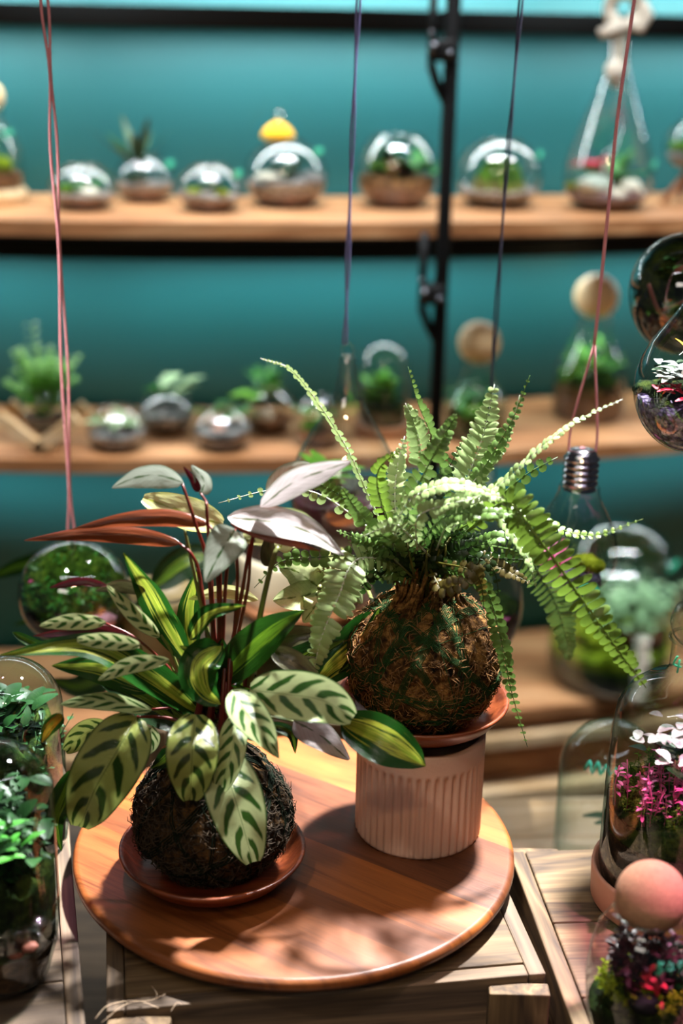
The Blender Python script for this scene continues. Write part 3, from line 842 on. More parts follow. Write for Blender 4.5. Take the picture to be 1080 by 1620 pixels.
YL = c1.y
R_ = [  # pts, halfwidth, kind, dY, roll, cup, extra
 # ---- upper silver leaves on red stems
 ([(290,764),(250,752),(212,757),(177,772)], 21, 'S', (0,.0,.0,.0), 25, .3, dict(shape='lance')),
 ([(318,780),(322,760),(303,736)], 17, 'S', None, 20, .5, dict(shape='egg')),
 ([(314,778),(306,760),(290,738)], 7, 'M', (-.002,-.002,-.002), 0, .3, dict(shape='egg')),
 ([(352,830),(295,812),(226,788)], 27, 'Y', (.05,.06,.07), -12, .2, dict(shape='oval')),
 ([(332,829),(262,819),(190,823),(112,838)], 14, 'U', (0,.0,.0,.0), 0, -.4, dict(shape='lance')),
 ([(286,860),(215,848),(130,845),(38,855)], 14, 'U', (.01,.015,.01,0), 0, -.3, dict(shape='lance')),
 ([(372,838),(352,868),(325,921)], 31, 'S', (-.02,-.03,-.03), 0, .25, dict(shape='egg')),
 ([(360,818),(430,826),(490,842),(543,878)], 27, 'SW', (0,-.01,-.02,-.02), 25, .25, dict(shape='lance')),
 ([(364,828),(430,850),(508,872)], 9, 'U', (-.004,-.018,-.028), 0, .0, dict(shape='lance')),
 ([(412,802),(462,765),(510,745),(556,729)], 22, 'SW', (0,-.01,-.02,-.03), -15, .2, dict(shape='lance')),
 ([(430,790),(452,760),(492,737)], 24, 'S', (.05,.05,.06), 0, .2, dict(shape='oval')),
 ([(427,896),(424,868),(428,838)], 13, 'D', (.03,.03,.03), 0, .5, dict(shape='egg')),
 ([(440,870),(452,850),(446,812)], 16, 'Y', (.05,.05,.05), 0, .3, dict(shape='egg')),
 # ---- upright striped leaves
 ([(300,1050),(262,985),(232,930),(195,875)], 25, 'V', (0,.01,.0,-.01), 20, .35, dict(shape='lance', wave=.12)),
 ([(302,1030),(300,965),(312,902)], 20, 'V', (.04,.05,.05), 0, .3, dict(shape='lance')),
 ([(408,949),(355,936),(298,948)], 11, 'Y', (.05,.05,.05), 0, .2, dict(shape='long')),
 ([(300,1012),(330,972),(388,958)], 15, 'V', (-.01,-.02,-.03), 15, .5, dict(shape='lance', wave=.1)),
 ([(348,1078),(392,1032),(435,995),(480,966)], 33, 'VG', (0,-.02,-.03,-.03), 10, .3, dict(shape='lance')),
 ([(352,1050),(318,1036),(284,1022)], 13, 'V', (-.02,-.03,-.04), 0, .4, dict(shape='egg')),
 ([(350,1022),(318,1050),(322,1090),(349,1115)], 32, 'V', (-.02,-.04,-.05,-.05), -10, .6, dict(shape='lance', wave=.15)),
 ([(306,1070),(345,1045),(352,1010)], 22, 'VD', (0,0,0), 0, .3, dict(shape='lance')),
 # ---- left side
 ([(252,1008),(212,972),(168,925)], 14, 'CS', (-.01,-.02,-.02), 15, .25, dict(shape='long')),
 ([(170,926),(125,920),(78,930)], 7, 'M', (-.02,-.02,-.02), 0, .5, dict(shape='long')),
 ([(230,935),(190,925),(150,935)], 14, 'D', (.0,.0,.0), 40, .3, dict(shape='lance')),
 ([(168,985),(115,982),(62,990)], 15, 'CS', (-.03,-.04,-.04), 25, .35, dict(shape='long')),
 ([(205,1004),(130,998),(52,1006)], 10, 'M', (-.01,-.01,-.01), 0, .3, dict(shape='lance')),
 ([(318,1130),(235,1068),(140,1022),(0,1036)], 27, 'V', (0,-.03,-.05,-.07), -8, .35, dict(shape='lance', wave=.06)),
 ([(220,1020),(170,1014),(122,1012)], 14, 'CS', (-.06,-.06,-.06), 10, .3, dict(shape='oval')),
 ([(268,1044),(205,1052),(155,1076)], 14, 'CS', (-.05,-.06,-.07), 10, .3, dict(shape='long')),
 ([(240,1092),(160,1058),(82,1053)], 24, 'V', (-.01,-.02,-.03), 10, .35, dict(shape='lance')),
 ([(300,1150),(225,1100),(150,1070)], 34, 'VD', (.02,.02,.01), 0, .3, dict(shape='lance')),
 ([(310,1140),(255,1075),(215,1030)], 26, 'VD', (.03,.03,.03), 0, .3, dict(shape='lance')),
 ([(20,1000),(60,1020),(110,1025)], 8, 'VG', (-.02,-.02,-.02), 0, .3, dict(shape='lance')),
 ([(240,1124),(165,1108),(95,1114)], 15, 'CW', (-.05,-.06,-.06), 15, .4, dict(shape='long', wave=.12)),
 ([(98,1130),(78,1150),(66,1175)], 13, 'O', (-.06,-.06,-.06), 15, .4, dict(shape='egg')),
 ([(172,1148),(135,1160),(103,1188)], 20, 'C', (-.02,-.02,-.02), 0, .3, dict(shape='oval')),
 ([(216,1134),(190,1180),(152,1245),(126,1308)], 52, 'C', (-.05,-.07,-.08,-.07), 0, .18, dict(shape='oval')),
 ([(240,1148),(236,1175),(222,1200)], 16, 'CW', (-.03,-.03,-.03), 0, .3, dict(shape='lance')),
 ([(118,1215),(98,1265),(86,1300),(97,1346)], 20, 'VG', (-.04,-.05,-.06,-.06), 0, .4, dict(shape='lance', wave=.12)),
 # ---- front
 ([(309,1130),(304,1190),(301,1266)], 42, 'C', (-.06,-.09,-.085), 0, .22, dict(shape='oval')),
 ([(345,1185),(372,1265),(400,1364)], 45, 'CW', (-.05,-.085,-.085), 0, .2, dict(shape='oval')),
 ([(374,1130),(366,1190),(347,1254)], 25, 'CW', (-.04,-.075,-.08), -15, .3, dict(shape='oval')),
 ([(368,1092),(388,1125),(415,1158),(441,1200)], 29, 'CW', (-.07,-.09,-.1,-.1), 10, .3, dict(shape='lance')),
 ([(395,1092),(450,1098),(510,1108),(558,1136)], 40, 'CW', (-.04,-.07,-.08,-.08), 0, .25, dict(shape='oval')),
 ([(465,1140),(510,1166),(552,1202)], 24, 'SW', (-.03,-.04,-.04), 0, .3, dict(shape='egg', wave=.1)),
 ([(538,1140),(595,1165),(640,1190),(673,1212)], 38, 'V', (-.04,-.07,-.08,-.08), -5, .25, dict(shape='lance')),
 ([(425,1145),(460,1160),(467,1192)], 9, 'VD', (-.02,-.03,-.03), 0, .3, dict(shape='lance')),
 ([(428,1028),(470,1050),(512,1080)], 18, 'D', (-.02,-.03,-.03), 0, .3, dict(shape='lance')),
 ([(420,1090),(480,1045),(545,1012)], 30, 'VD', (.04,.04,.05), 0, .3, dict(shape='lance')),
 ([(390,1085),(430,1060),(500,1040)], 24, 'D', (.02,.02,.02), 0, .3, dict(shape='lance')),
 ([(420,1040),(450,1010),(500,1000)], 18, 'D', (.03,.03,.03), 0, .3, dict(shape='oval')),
 ([(308,1134),(285,1162),(256,1184)], 8, 'P', (-.06,-.07,-.08), 30, .8, dict(shape='egg', wave=.3)),
 ([(288,1165),(264,1198),(239,1216)], 15, 'VD', (-.02,-.03,-.03), 0, .4, dict(shape='lance')),
 ([(398,1140),(398,1155),(390,1168)], 20, 'D', (-.02,-.02,-.02), 0, .3, dict(shape='oval')),
]
rndL = random.Random(4)
for i, (pts, hw, kd, dY, rl, cp, ex) in enumerate(R_):
    o, b0 = big_leaf(kc, pts, hw, kd, YL, dY, rl, cp, seed=i + 1, **ex)
# filler leaves close to the crown
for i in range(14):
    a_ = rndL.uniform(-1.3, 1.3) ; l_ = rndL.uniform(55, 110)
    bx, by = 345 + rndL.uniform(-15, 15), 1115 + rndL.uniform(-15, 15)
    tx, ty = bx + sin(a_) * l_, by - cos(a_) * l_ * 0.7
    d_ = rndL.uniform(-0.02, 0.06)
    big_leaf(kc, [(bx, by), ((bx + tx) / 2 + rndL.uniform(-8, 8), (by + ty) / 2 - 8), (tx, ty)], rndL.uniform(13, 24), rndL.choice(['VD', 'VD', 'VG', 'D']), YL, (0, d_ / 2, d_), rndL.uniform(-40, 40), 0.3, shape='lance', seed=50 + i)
S_ = [
 ([(340,1075),(330,905),(308,825),(288,765)], .0014, 'stemred'),
 ([(342,1075),(335,930),(327,810),(326,795),(317,780)], .0012, 'stemred'),
 ([(345,1075),(310,920),(292,838)], .0015, 'stemgr'),
 ([(336,1075),(318,925),(305,880),(284,860)], .0013, 'stemred'),
 ([(346,1075),(345,930),(338,850),(330,829)], .0012, 'stemred'),
 ([(350,1075),(357,920),(368,850),(372,838)], .0013, 'stemred'),
 ([(356,1075),(382,940),(392,880),(403,835)], .0014, 'stemred'),
 ([(360,1075),(390,940),(396,880),(405,832)], .0012, 'stemred'),
 ([(364,1080),(375,930),(372,860),(370,838)], .0012, 'stemred'),
 ([(352,1075),(348,900),(352,900)], .0012, 'stemred'),
 ([(334,1080),(322,960),(312,900)], .0012, 'stemred'),
 ([(348,1080),(335,960),(331,880)], .0012, 'stemred'),
 ([(395,1085),(408,990),(430,890),(440,865)], .0021, 'stemgr'),
 ([(300,1110),(275,1040),(255,1005)], .0012, 'stemgr'),
 ([(330,1140),(270,1060),(215,1010),(165,985)], .0011, 'stemred'),
 ([(320,1140),(285,1080),(265,1044)], .0011, 'stemgr'),
 ([(330,1140),(290,1120),(240,1122)], .0013, 'stemred'),
 ([(325,1150),(260,1135),(216,1134)], .0014, 'stemred'),
 ([(330,1140),(250,1090),(222,1022)], .0011, 'stemgr'),
 ([(340,1140),(330,1115),(309,1130)], .0014, 'stemgr'),
 ([(345,1140),(340,1150),(345,1188)], .0014, 'stemgr'),
 ([(355,1130),(365,1110),(374,1130)], .0013, 'stemgr'),
 ([(352,1130),(358,1090),(368,1092)], .0013, 'stemgr'),
 ([(365,1125),(380,1095),(395,1092)], .0014, 'stemgr'),
 ([(370,1130),(430,1135),(465,1142)], .0013, 'stemgr'),
 ([(370,1125),(460,1120),(540,1142)], .0013, 'stemgr'),
 ([(388,1140),(390,1090),(388,1040)], .0030, 'stemred'),
]
for pts, r, mt in S_:
    n_ = len(pts)
    stem(kc, pts, YL, [0.004 * math.sin(k * 2.1) for k in range(n_)], r, mt)
# crown sheath joining the stems to the ball
mb = MB()
for i in range(26):
    a_ = rndL.uniform(0, 2 * pi); r_ = rndL.uniform(0.002, 0.02)
    p0 = Vector((c1.x + cos(a_) * r_ * 0.8, c1.y + sin(a_) * r_ * 0.8, c1.z + RB1 * 0.72)); pp = PY(348 + 22 * cos(a_), 1060 + rndL.uniform(-20, 30), YL + 0.01 * sin(a_))
    mb.tube([p0, (p0 + pp) / 2 + Vector((cos(a_), sin(a_), 0)) * 0.003, pp], [0.0028, 0.0024, 0.0014], 6)
mb.build('crown', M['stemred'], kc)


# ---------------------------------------------------------------- fern fronds
def frond(parent, pts, hw, kind, Y0, dY, roll=0, dens=1.0, round_=False, sides=(1, 1), rach=0.0007, seed=0, lift=0.25, name='frond', curl=0.25, lean=0.25):
    W = [PY(p[0], p[1], Y0 + dy) for p, dy in zip(pts, dY)]
    L_ = sum((W[i + 1] - W[i]).length for i in range(len(W) - 1))
    hwm = size_at(W[len(W) // 2], hw)
    sp_ = (0.0054 if not round_ else 0.0085) / dens
    N = int(max(10, L_ / sp_)); cs = catmull(W, N)
    rnd = random.Random(seed)
    vs, fs, uv = [], [], []
    def addq(v, f, t):
        n = len(vs); vs.extend(v); uv.extend([(0.5, t)] * len(v)); fs.extend([tuple(q + n for q in g_) for g_ in f])
    for i in range(1, N):
        v = i / N
        t = (cs[i + 1] - cs[i - 1]).normalized(); view = (CAM - cs[i]).normalized()
        s_ = t.cross(view); s_ = s_.normalized() if s_.length > 1e-4 else RT
        nn = s_.cross(t).normalized(); r_ = radians(roll + rnd.uniform(-8, 8))
        sd = s_ * cos(r_) + nn * sin(r_); nr = nn * cos(r_) - s_ * sin(r_)
        env = (0.35 + 0.65 * min(1, v * 3)) * (1 - max(0, (v - 0.45) / 0.55) ** 1.4 * 0.85)
        for k, sg in enumerate((-1, 1)):
            if not sides[k] or rnd.random() < 0.02: continue
            ln = hwm * env * rnd.uniform(0.85, 1.08)
            wd = min((sp_ * (1.05 if not round_ else 1.15)), ln * 0.9) * rnd.uniform(0.85, 1.1)
            d = (sd * sg + t * (lean + 0.2 * v) + nr * (lift + rnd.uniform(-.18, .18))).normalized()
            wdir = (t - d * t.dot(d)).normalized(); pn = d.cross(wdir) * sg
            b = cs[i]
            tw = rnd.uniform(-0.35, 0.35); wdir = (wdir * cos(tw) + pn * sin(tw)).normalized()
            rows = [(0, .45), (.15, .95), (.45, 1.0), (.78, .9), (.93, .6), (1.0, .12)] if not round_ else [(0, .3), (.2, .95), (.5, 1.15), (.8, .95), (.95, .55), (1.0, .1)]
            q, fc = [], []
            for (tt, ww) in rows:
                c = b + d * (ln * tt) - pn * (curl * ln * tt * tt)
                q += [c - wdir * (wd * ww / 2), c + pn * (0.10 * wd), c + wdir * (wd * ww / 2)]
            for a_ in range(len(rows) - 1):
                for b_i in range(2):
                    z = a_ * 3 + b_i; g_ = (z, z + 1, z + 4, z + 3)
                    fc.append(g_ if sg > 0 else g_[::-1])
            addq(q, fc, v)
    # rachis
    mbr = MB(); mbr.tube(cs, [rach * (1.3 - 0.9 * i / N) for i in range(N + 1)], 5)
    n = len(vs); vs += mbr.v; uv += [(0.5, 0.5)] * len(mbr.v); fs += [tuple(q + n for q in g_) for g_ in mbr.f]
    off = parent_origin(parent)
    return mesh(name, [q - off for q in vs], fs, FM[kind], parent, uv)


YF = c2.y
F_ = [
 ([(640,900),(590,800),(552,715),(505,640),(460,585),(412,567)], 14, 'p', (0,.0,0,-.01,-.02,-.03), 62, {}),
 ([(680,880),(700,790),(690,710),(662,640),(645,580)], 19, 'g', (.02,.03,.03,.03,.03), 30, dict(sides=(0,1))),
 ([(660,880),(655,800),(665,720),(655,670),(641,638)], 24, 'p', (.0,.01,.01,.0,.0), -20, {}),
 ([(660,880),(645,810),(678,735),(705,685),(722,655)], 22, 'g', (-.01,-.02,-.03,-.03,-.03), 20, {}),
 ([(720,860),(735,770),(762,695),(782,608)], 36, 'p', (.04,.05,.06,.07), 5, dict(lean=0.3)),
 ([(720,870),(735,790),(775,725),(812,660),(838,594)], 15, 'g', (0,.0,.0,.0,0), 30, {}),
 ([(700,870),(720,800),(768,740),(800,700),(822,625)], 13, 'p', (0,.0,.0,.0,0), 40, {}),
 ([(700,860),(745,800),(800,760),(860,705),(920,662),(984,632)], 16, 'p', (0,-.02,-.03,-.04,-.04,-.04), 62, {}),
 ([(730,850),(775,800),(830,752),(882,723)], 24, 'g', (.02,.02,.02,.02), -35, dict(round_=True)),
 ([(720,840),(790,808),(850,822),(930,848),(1017,821)], 14, 'l', (0,-.02,-.03,-.04,-.05), 40, {}),
 ([(740,840),(800,795),(850,850),(915,940),(975,1025),(1022,1088)], 36, 'l', (-.02,-.06,-.08,-.09,-.1,-.1), -14, dict(rach=.0011, lean=0.0, dens=.85, lift=.1)),
 ([(690,850),(750,780),(800,830),(835,885),(848,930)], 18, 'p', (0,-.03,-.04,-.05,-.05), 50, {}),
 ([(760,860),(830,880),(875,945),(895,1010),(898,1045)], 27, 'g', (.05,.09,.11,.12,.12), 0, {}),
 ([(700,910),(760,885),(805,905),(842,925)], 16, 'b', (.0,-.01,-.02,-.03), 20, {}),
 ([(700,905),(765,930),(792,1010),(808,1090),(834,1182)], 17, 'g', (0,-.03,-.04,-.05,-.05), -30, dict(round_=True, dens=1.5)),
 ([(640,900),(570,880),(500,882),(445,888),(402,930)], 17, 'g', (0,-.02,-.03,-.03,-.03), 10, dict(round_=True)),
 ([(640,890),(565,885),(535,945),(508,1010),(495,1068)], 34, 'p', (0,-.05,-.07,-.08,-.08), -12, dict(lean=0.15)),
 ([(645,890),(570,825),(500,780),(430,775),(345,796)], 15, 'p', (.02,.03,.03,.03,.03), 30, dict(round_=True)),
 ([(650,890),(590,830),(540,785),(490,760),(452,752)], 15, 'g', (0,-.01,-.01,-.02,-.02), 25, {}),
 ([(640,880),(605,800),(598,745),(632,712)], 18, 'l', (-.01,-.02,-.03,-.04), 10, {}),
 ([(640,890),(590,840),(560,800),(540,770)], 16, 'g', (-.01,-.03,-.04,-.05), 10, {}),
 ([(620,870),(640,800),(700,768),(760,775),(800,800)], 16, 'p', (-.02,-.05,-.06,-.06,-.06), 40, {}),
 ([(680,880),(640,840),(620,830),(570,850)], 18, 'p', (-.02,-.05,-.07,-.07), 10, {}),
 ([(690,870),(720,800),(760,785),(810,790)], 18, 'p', (-.02,-.05,-.06,-.06), 30, {}),
 ([(660,870),(660,820),(700,800),(745,790)], 18, 'p', (-.03,-.06,-.07,-.08), 30, {}),
 ([(650,880),(700,820),(770,812),(830,815)], 16, 'g', (-.02,-.05,-.07,-.07), 30, {}),
 ([(730,880),(760,860),(790,850),(870,838)], 15, 'g', (.0,-.01,-.02,-.02), 30, {}),
 ([(640,880),(625,800),(628,740),(640,690)], 20, 'p', (.02,.03,.04,.05), 0, {}),
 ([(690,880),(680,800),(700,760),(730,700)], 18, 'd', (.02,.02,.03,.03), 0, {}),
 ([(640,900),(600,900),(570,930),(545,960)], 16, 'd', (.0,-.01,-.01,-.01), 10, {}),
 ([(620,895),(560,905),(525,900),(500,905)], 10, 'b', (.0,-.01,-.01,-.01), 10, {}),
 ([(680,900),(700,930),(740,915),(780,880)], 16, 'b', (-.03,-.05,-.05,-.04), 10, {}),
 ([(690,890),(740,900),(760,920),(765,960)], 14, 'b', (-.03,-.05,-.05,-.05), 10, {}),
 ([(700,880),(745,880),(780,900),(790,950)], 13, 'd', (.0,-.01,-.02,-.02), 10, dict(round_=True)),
]
for i, (pts, hw, kd, dY, rl, ex) in enumerate(F_):
    frond(kf, pts, hw, kd, YF, dY, rl, seed=i + 20, **ex)
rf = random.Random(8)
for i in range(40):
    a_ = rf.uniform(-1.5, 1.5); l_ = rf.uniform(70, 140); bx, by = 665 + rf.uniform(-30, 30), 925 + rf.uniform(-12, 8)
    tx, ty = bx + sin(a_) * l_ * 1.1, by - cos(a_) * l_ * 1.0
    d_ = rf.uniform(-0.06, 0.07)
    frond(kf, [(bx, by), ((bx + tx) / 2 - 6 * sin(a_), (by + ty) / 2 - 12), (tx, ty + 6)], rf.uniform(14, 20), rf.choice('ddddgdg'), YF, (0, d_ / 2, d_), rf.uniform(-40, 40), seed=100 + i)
# fern stalks down to the neck
mb = MB()
for i in range(46):
    a_ = rf.uniform(0, 2 * pi)
    p0 = Vector((c2.x + cos(a_) * 0.014, c2.y + sin(a_) * 0.014, nk.z - 0.004)); p1 = PY(668 + rf.uniform(-45, 45), 865 + rf.uniform(-20, 20), YF + rf.uniform(-.03, .03))
    mb.tube([p0, (p0 + p1) / 2, p1], [0.0012, 0.001, 0.0008], 5)
mb.build('stalks', FM['b'], kf)

# ---------------------------------------------------------------- terrariums
def prof_globe(R, H, open_=0.45, foot=0.5, n=22, a0=None):
    """(r,z) from the middle of the base to the rim; a squashed sphere with flat foot"""
    th0 = math.asin(min(0.99, foot)); th1 = pi - math.asin(min(0.99, open_)) if open_ > 0 else pi - 0.01
    zs = [-cos(th0 + (th1 - th0) * i / n) for i in range(n + 1)]
    k = H / (zs[-1] - zs[0])
    return [(0.0005, 0.0)] + [(R * sin(th0 + (th1 - th0) * i / n), (zs[i] - zs[0]) * k) for i in range(n + 1)]


def prof_dome(R, H, base_in=0.97, n=14):
    pr_ = [(0.0005, 0), (R * base_in * 0.9, 0), (R * base_in, 0.004), (R, H * 0.12)]
    hs = H - R * 0.95
    for i in range(5): pr_.append((R, H * 0.12 + (hs - H * 0.12) * (i + 1) / 5))
    for i in range(1, n + 1):
        a_ = pi / 2 * i / n; pr_.append((max(R * cos(a_), 0.0005), hs + R * 0.95 * sin(a_)))
    return pr_


def interp_prof(prof, z):
    best = 0
    for (r0, z0), (r1, z1) in zip(prof[1:], prof[2:]):
        if z0 <= z <= z1 and z1 > z0: best = r0 + (r1 - r0) * (z - z0) / (z1 - z0); return best
    return prof[-1][0] if z > prof[-1][1] else prof[1][0]


def layer(parent, prof, z0, z1, mat, name, seed=0, bump=0.05, tilt=0.0, seg=40, dome=0.0):
    """filling between heights z0 and z1 that follows the inside of the glass"""
    o = parent_origin(parent); mb = MB()
    k = 8; pr_ = []
    gap = 0.0022
    for i in range(k + 1):
        z = z0 + (z1 - z0) * i / k + (gap if z0 < 0.004 and i == 0 else 0)
        pr_.append((max(interp_prof(prof, z) - gap, 0.001), z))
    pr_ = [(0.0005, pr_[0][1])] + pr_
    rt = pr_[-1][0]
    for f_ in (0.85, 0.65, 0.45, 0.25, 0.1, 0.005):
        pr_.append((rt * f_, z1 + dome * (1 - f_ * f_)))
    nn_ = len(pr_)
    mb.lathe(pr_, seg=seg)
    for q in mb.v:
        rr = sqrt(q.x * q.x + q.y * q.y)
        if q.z > z1 - 1e-5:
            q.z += tilt * q.x + bump * rt * noise.noise(Vector((q.x / rt * 2.5, q.y / rt * 2.5, seed * 1.7)))
    return mesh(name, mb.v, mb.f, mat, parent)


def foliage(parent, c, n, ln, wd, mat, name, seed=0, up=0.6, droop=0.35, stems=0, spread=0.01, seg=4):
    """a small plant with many leaves as ONE part; c is local"""
    rnd = random.Random(seed); mb = MB(); c = Vector(c)
    for i in range(n):
        a_ = 2 * pi * i / n * 2.399 * 3 + rnd.uniform(-.3, .3); e = rnd.uniform(up - 0.3, up + 0.35)
        d = Vector((cos(a_) * cos(e), sin(a_) * cos(e), sin(e)))
        b = c + Vector((rnd.gauss(0, spread), rnd.gauss(0, spread), abs(rnd.gauss(0, spread * 0.5))))
        mb.leaf(b, d, (0, 0, 1), ln * rnd.uniform(.7, 1.15), wd * rnd.uniform(.8, 1.2), 0.2, droop, seg)
    return mb.build(name, mat, parent, local=True)


def sprigs(parent, c, R, n, h, lw, mat, name, seed=0, per=8, stem_r=0.0005, topz=0.0):
    """upright leafy sprigs scattered over a disc, leaflets in rings on each: ONE part"""
    rnd = random.Random(seed); mb = MB(); c = Vector(c)
    for i in range(n):
        a_ = rnd.uniform(0, 2 * pi); r_ = R * sqrt(rnd.random())
        b = c + Vector((cos(a_) * r_, sin(a_) * r_, 0)); hh = h * rnd.uniform(.5, 1.1)
        tp = b + Vector((rnd.gauss(0, hh * .15), rnd.gauss(0, hh * .15), hh))
        mb.tube([b, (b + tp) / 2 + Vector((rnd.gauss(0, hh * .05), 0, 0)), tp], stem_r, 4)
        for k in range(per):
            t_ = 0.35 + 0.65 * k / per; p_ = b.lerp(tp, t_); an = rnd.uniform(0, 2 * pi)
            mb.leaf(p_, (cos(an), sin(an), rnd.uniform(.1, .8)), (0, 0, 1), lw * rnd.uniform(.7, 1.2), lw * .5, .2, .3, 3)
    return mb.build(name, mat, parent, local=True)


def mossy(parent, c, R, mat, name='moss', seed=0, n=7, squash=0.7):
    rnd = random.Random(seed); mb = MB(); c = Vector(c)
    for i in range(n):
        a_ = rnd.uniform(0, 2 * pi); r_ = R * 0.62 * sqrt(rnd.random()) if i else 0
        mb.blob(c + Vector((cos(a_) * r_, sin(a_) * r_, 0)), R * rnd.uniform(.42, .6), 3, .25, 2.5, seed + i, squash, .12)
    return mb.build(name, mat, parent, local=True)


def stones(parent, pts, mat, name='stone', seed=0):
    for i, (x, y, z, r) in enumerate(pts):
        mb = MB(); mb.blob((x, y, z), (r * 1.25, r, r * 0.7), 3, .2, 1.6, seed + i); mb.build(name, mat, parent, local=True)


def glass(parent, prof, mat, name='glass_vessel', seg=64, rim=True, local_c=(0, 0, 0)):
    mb = MB(); mb.lathe(prof, local_c, seg)
    if rim and prof[-1][0] > 0.004:
        r, z = prof[-1]
        mb.tube([Vector(local_c) + Vector((r * cos(2 * pi * k / seg), r * sin(2 * pi * k / seg), z)) for k in range(seg)], 0.0012, 8, True)
    return mb.build(name, mat, parent, local=True)


def marks(parent, strokes, c, R, ang, z, h, mat='tealink', name='price_writing', tube=0.0006):
    """handwriting wrapped on an upright round vessel of radius R; strokes in em units"""
    mb = MB()
    for st in strokes:
        pts = []
        for (x, y) in st:
            a_ = ang + x * h / R
            pts.append(Vector((c[0] + cos(a_) * (R + 0.0006), c[1] + sin(a_) * (R + 0.0006), z + y * h)))
        mb.tube(catmull(pts, 3 * (len(pts) - 1)) if len(pts) > 2 else pts, tube, 5)
    return mb.build(name, M[mat], parent, local=True)


DOLLAR = [[(.5, .85), (.1, .8), (.12, .5), (.45, .42), (.42, .12), (.0, .08)], [(.18, 1.05), (.24, .5), (.2, -.15)], [(.42, 1.0), (.3, .5), (.36, -.05)]]
FOUR = [[(.95, .95), (.7, .35), (1.25, .38)], [(1.12, .8), (1.05, -.05)]]
NINE = [[(1.75, .85), (1.5, .8), (1.5, .5), (1.78, .55), (1.78, .9), (1.72, .4), (1.68, .0)]]
SCRIB = [[(0, .2), (.3, .9), (.5, .1), (.8, 1.0), (1.0, .2), (1.3, .9), (1.5, .3), (1.9, .8)]]


def shelf_pt(px, py, z): p = PZ(px, py, z); return Vector((p.x, p.y, z))


def shelf_globe(px, pybase, half, pytop, zshelf, label, cat, foot=0.55, open_=0.5, gmat=None, grp='round glass terrariums on the shelves'):
    b = shelf_pt(px, pybase, zshelf)
    b.z = zshelf + 0.0005
    R = size_at(b, half); H = ztop(b, pytop) - b.z
    # the visible top is the far or near rim; keep the body height sensible
    H = max(H, R * 0.9)
    t = thing('glass_terrarium', b, label, cat, grp)
    pr_ = prof_globe(R, H, open_, foot)
    glass(t, pr_, gmat or GH)
    return t, pr_, R, H


# ---- upper shelf -----------------------------------------------------------
def tealdot(t, R, z, ang=-0.9, h=0.012):
    marks(t, SCRIB, (0, 0), R, ang, z, h, tube=0.0011)

T = 'terrarium'
# jar at left edge on a pale base
b = shelf_pt(-8, 320, Z1)
t = thing('glass_terrarium', b, 'ball-stoppered moss jar on a pale wood base at the left end of the upper shelf', T, 'round glass terrariums on the shelves')
mb = MB(); mb.lathe([(0.0005, 0), (0.048, 0), (0.05, 0.002), (0.05, 0.02), (0.048, 0.022), (0.0005, 0.022)], seg=40); mb.build('wooden_base', M['palewood'], t, local=True)
R = 0.046; pj = [(0.0005, 0.023), (R * .9, 0.023), (R, .028), (R * 1.02, .06), (R * .98, .085), (R * .7, .11), (R * .42, .122), (R * .40, .135), (R * .45, .14)]
glass(t, pj, GT); layer(t, pj, .024, .045, M['brownsoil'], 'soil'); mossy(t, (0, 0, .055), R * .85, M['mossy'], seed=2)
mb = MB(); mb.blob((0, 0, .158), .024, 3, 0); mb.build('ball_stopper', M['corkp'], t, local=True); tealdot(t, R * .8, .1)

t, pr_, R, H = shelf_globe(132, 330, 53, 262, Z1, 'low glass globe with a white pebble, behind the pink-lit cord on the upper shelf', T)
layer(t, pr_, 0, H * .28, M['brownsoil'], 'soil'); layer(t, pr_, H * .28, H * .36, M['peb'], 'gravel')
stones(t, [(R * .3, -R * .45, H * .42, R * .22)], M['white']); mossy(t, (-R * .4, -R * .2, H * .45), R * .38, M['moss'], seed=3)
foliage(t, (R * .1, R * .3, H * .4), 14, R * .5, R * .18, M['green'], 'small_plant', 4)

t, pr_, R, H = shelf_globe(230, 318, 47, 246, Z1, 'glass globe with a spiky green succulent rising out of its top', T)
layer(t, pr_, 0, H * .30, M['brownsoil'], 'soil'); layer(t, pr_, H * .3, H * .42, M['peb'], 'gravel')
foliage(t, (-R * .2, 0, H * .7), 9, R * 1.9, R * .30, M['dkgreen'], 'succulent', 7, up=.95, droop=.1, spread=.003, seg=5)
mossy(t, (-R * .3, -R * .2, H * .5), R * .4, M['mossd'], seed=5); tealdot(t, R * .95, H * .75, -.6)

t, pr_, R, H = shelf_globe(332, 333, 52, 262, Z1, 'glass globe with two mounds of yellow-green moss on grey gravel', T)
layer(t, pr_, 0, H * .26, M['brownsoil'], 'soil'); layer(t, pr_, H * .26, H * .38, M['peb'], 'gravel', tilt=-.1)
mossy(t, (-R * .42, -R * .3, H * .45), R * .3, M['mossy'], seed=6); mossy(t, (R * .42, -R * .35, H * .42), R * .26, M['mossy'], seed=8)
mossy(t, (0, R * .4, H * .42), R * .4, M['mossd'], seed=9); tealdot(t, R * .95, H * .75, -.6)

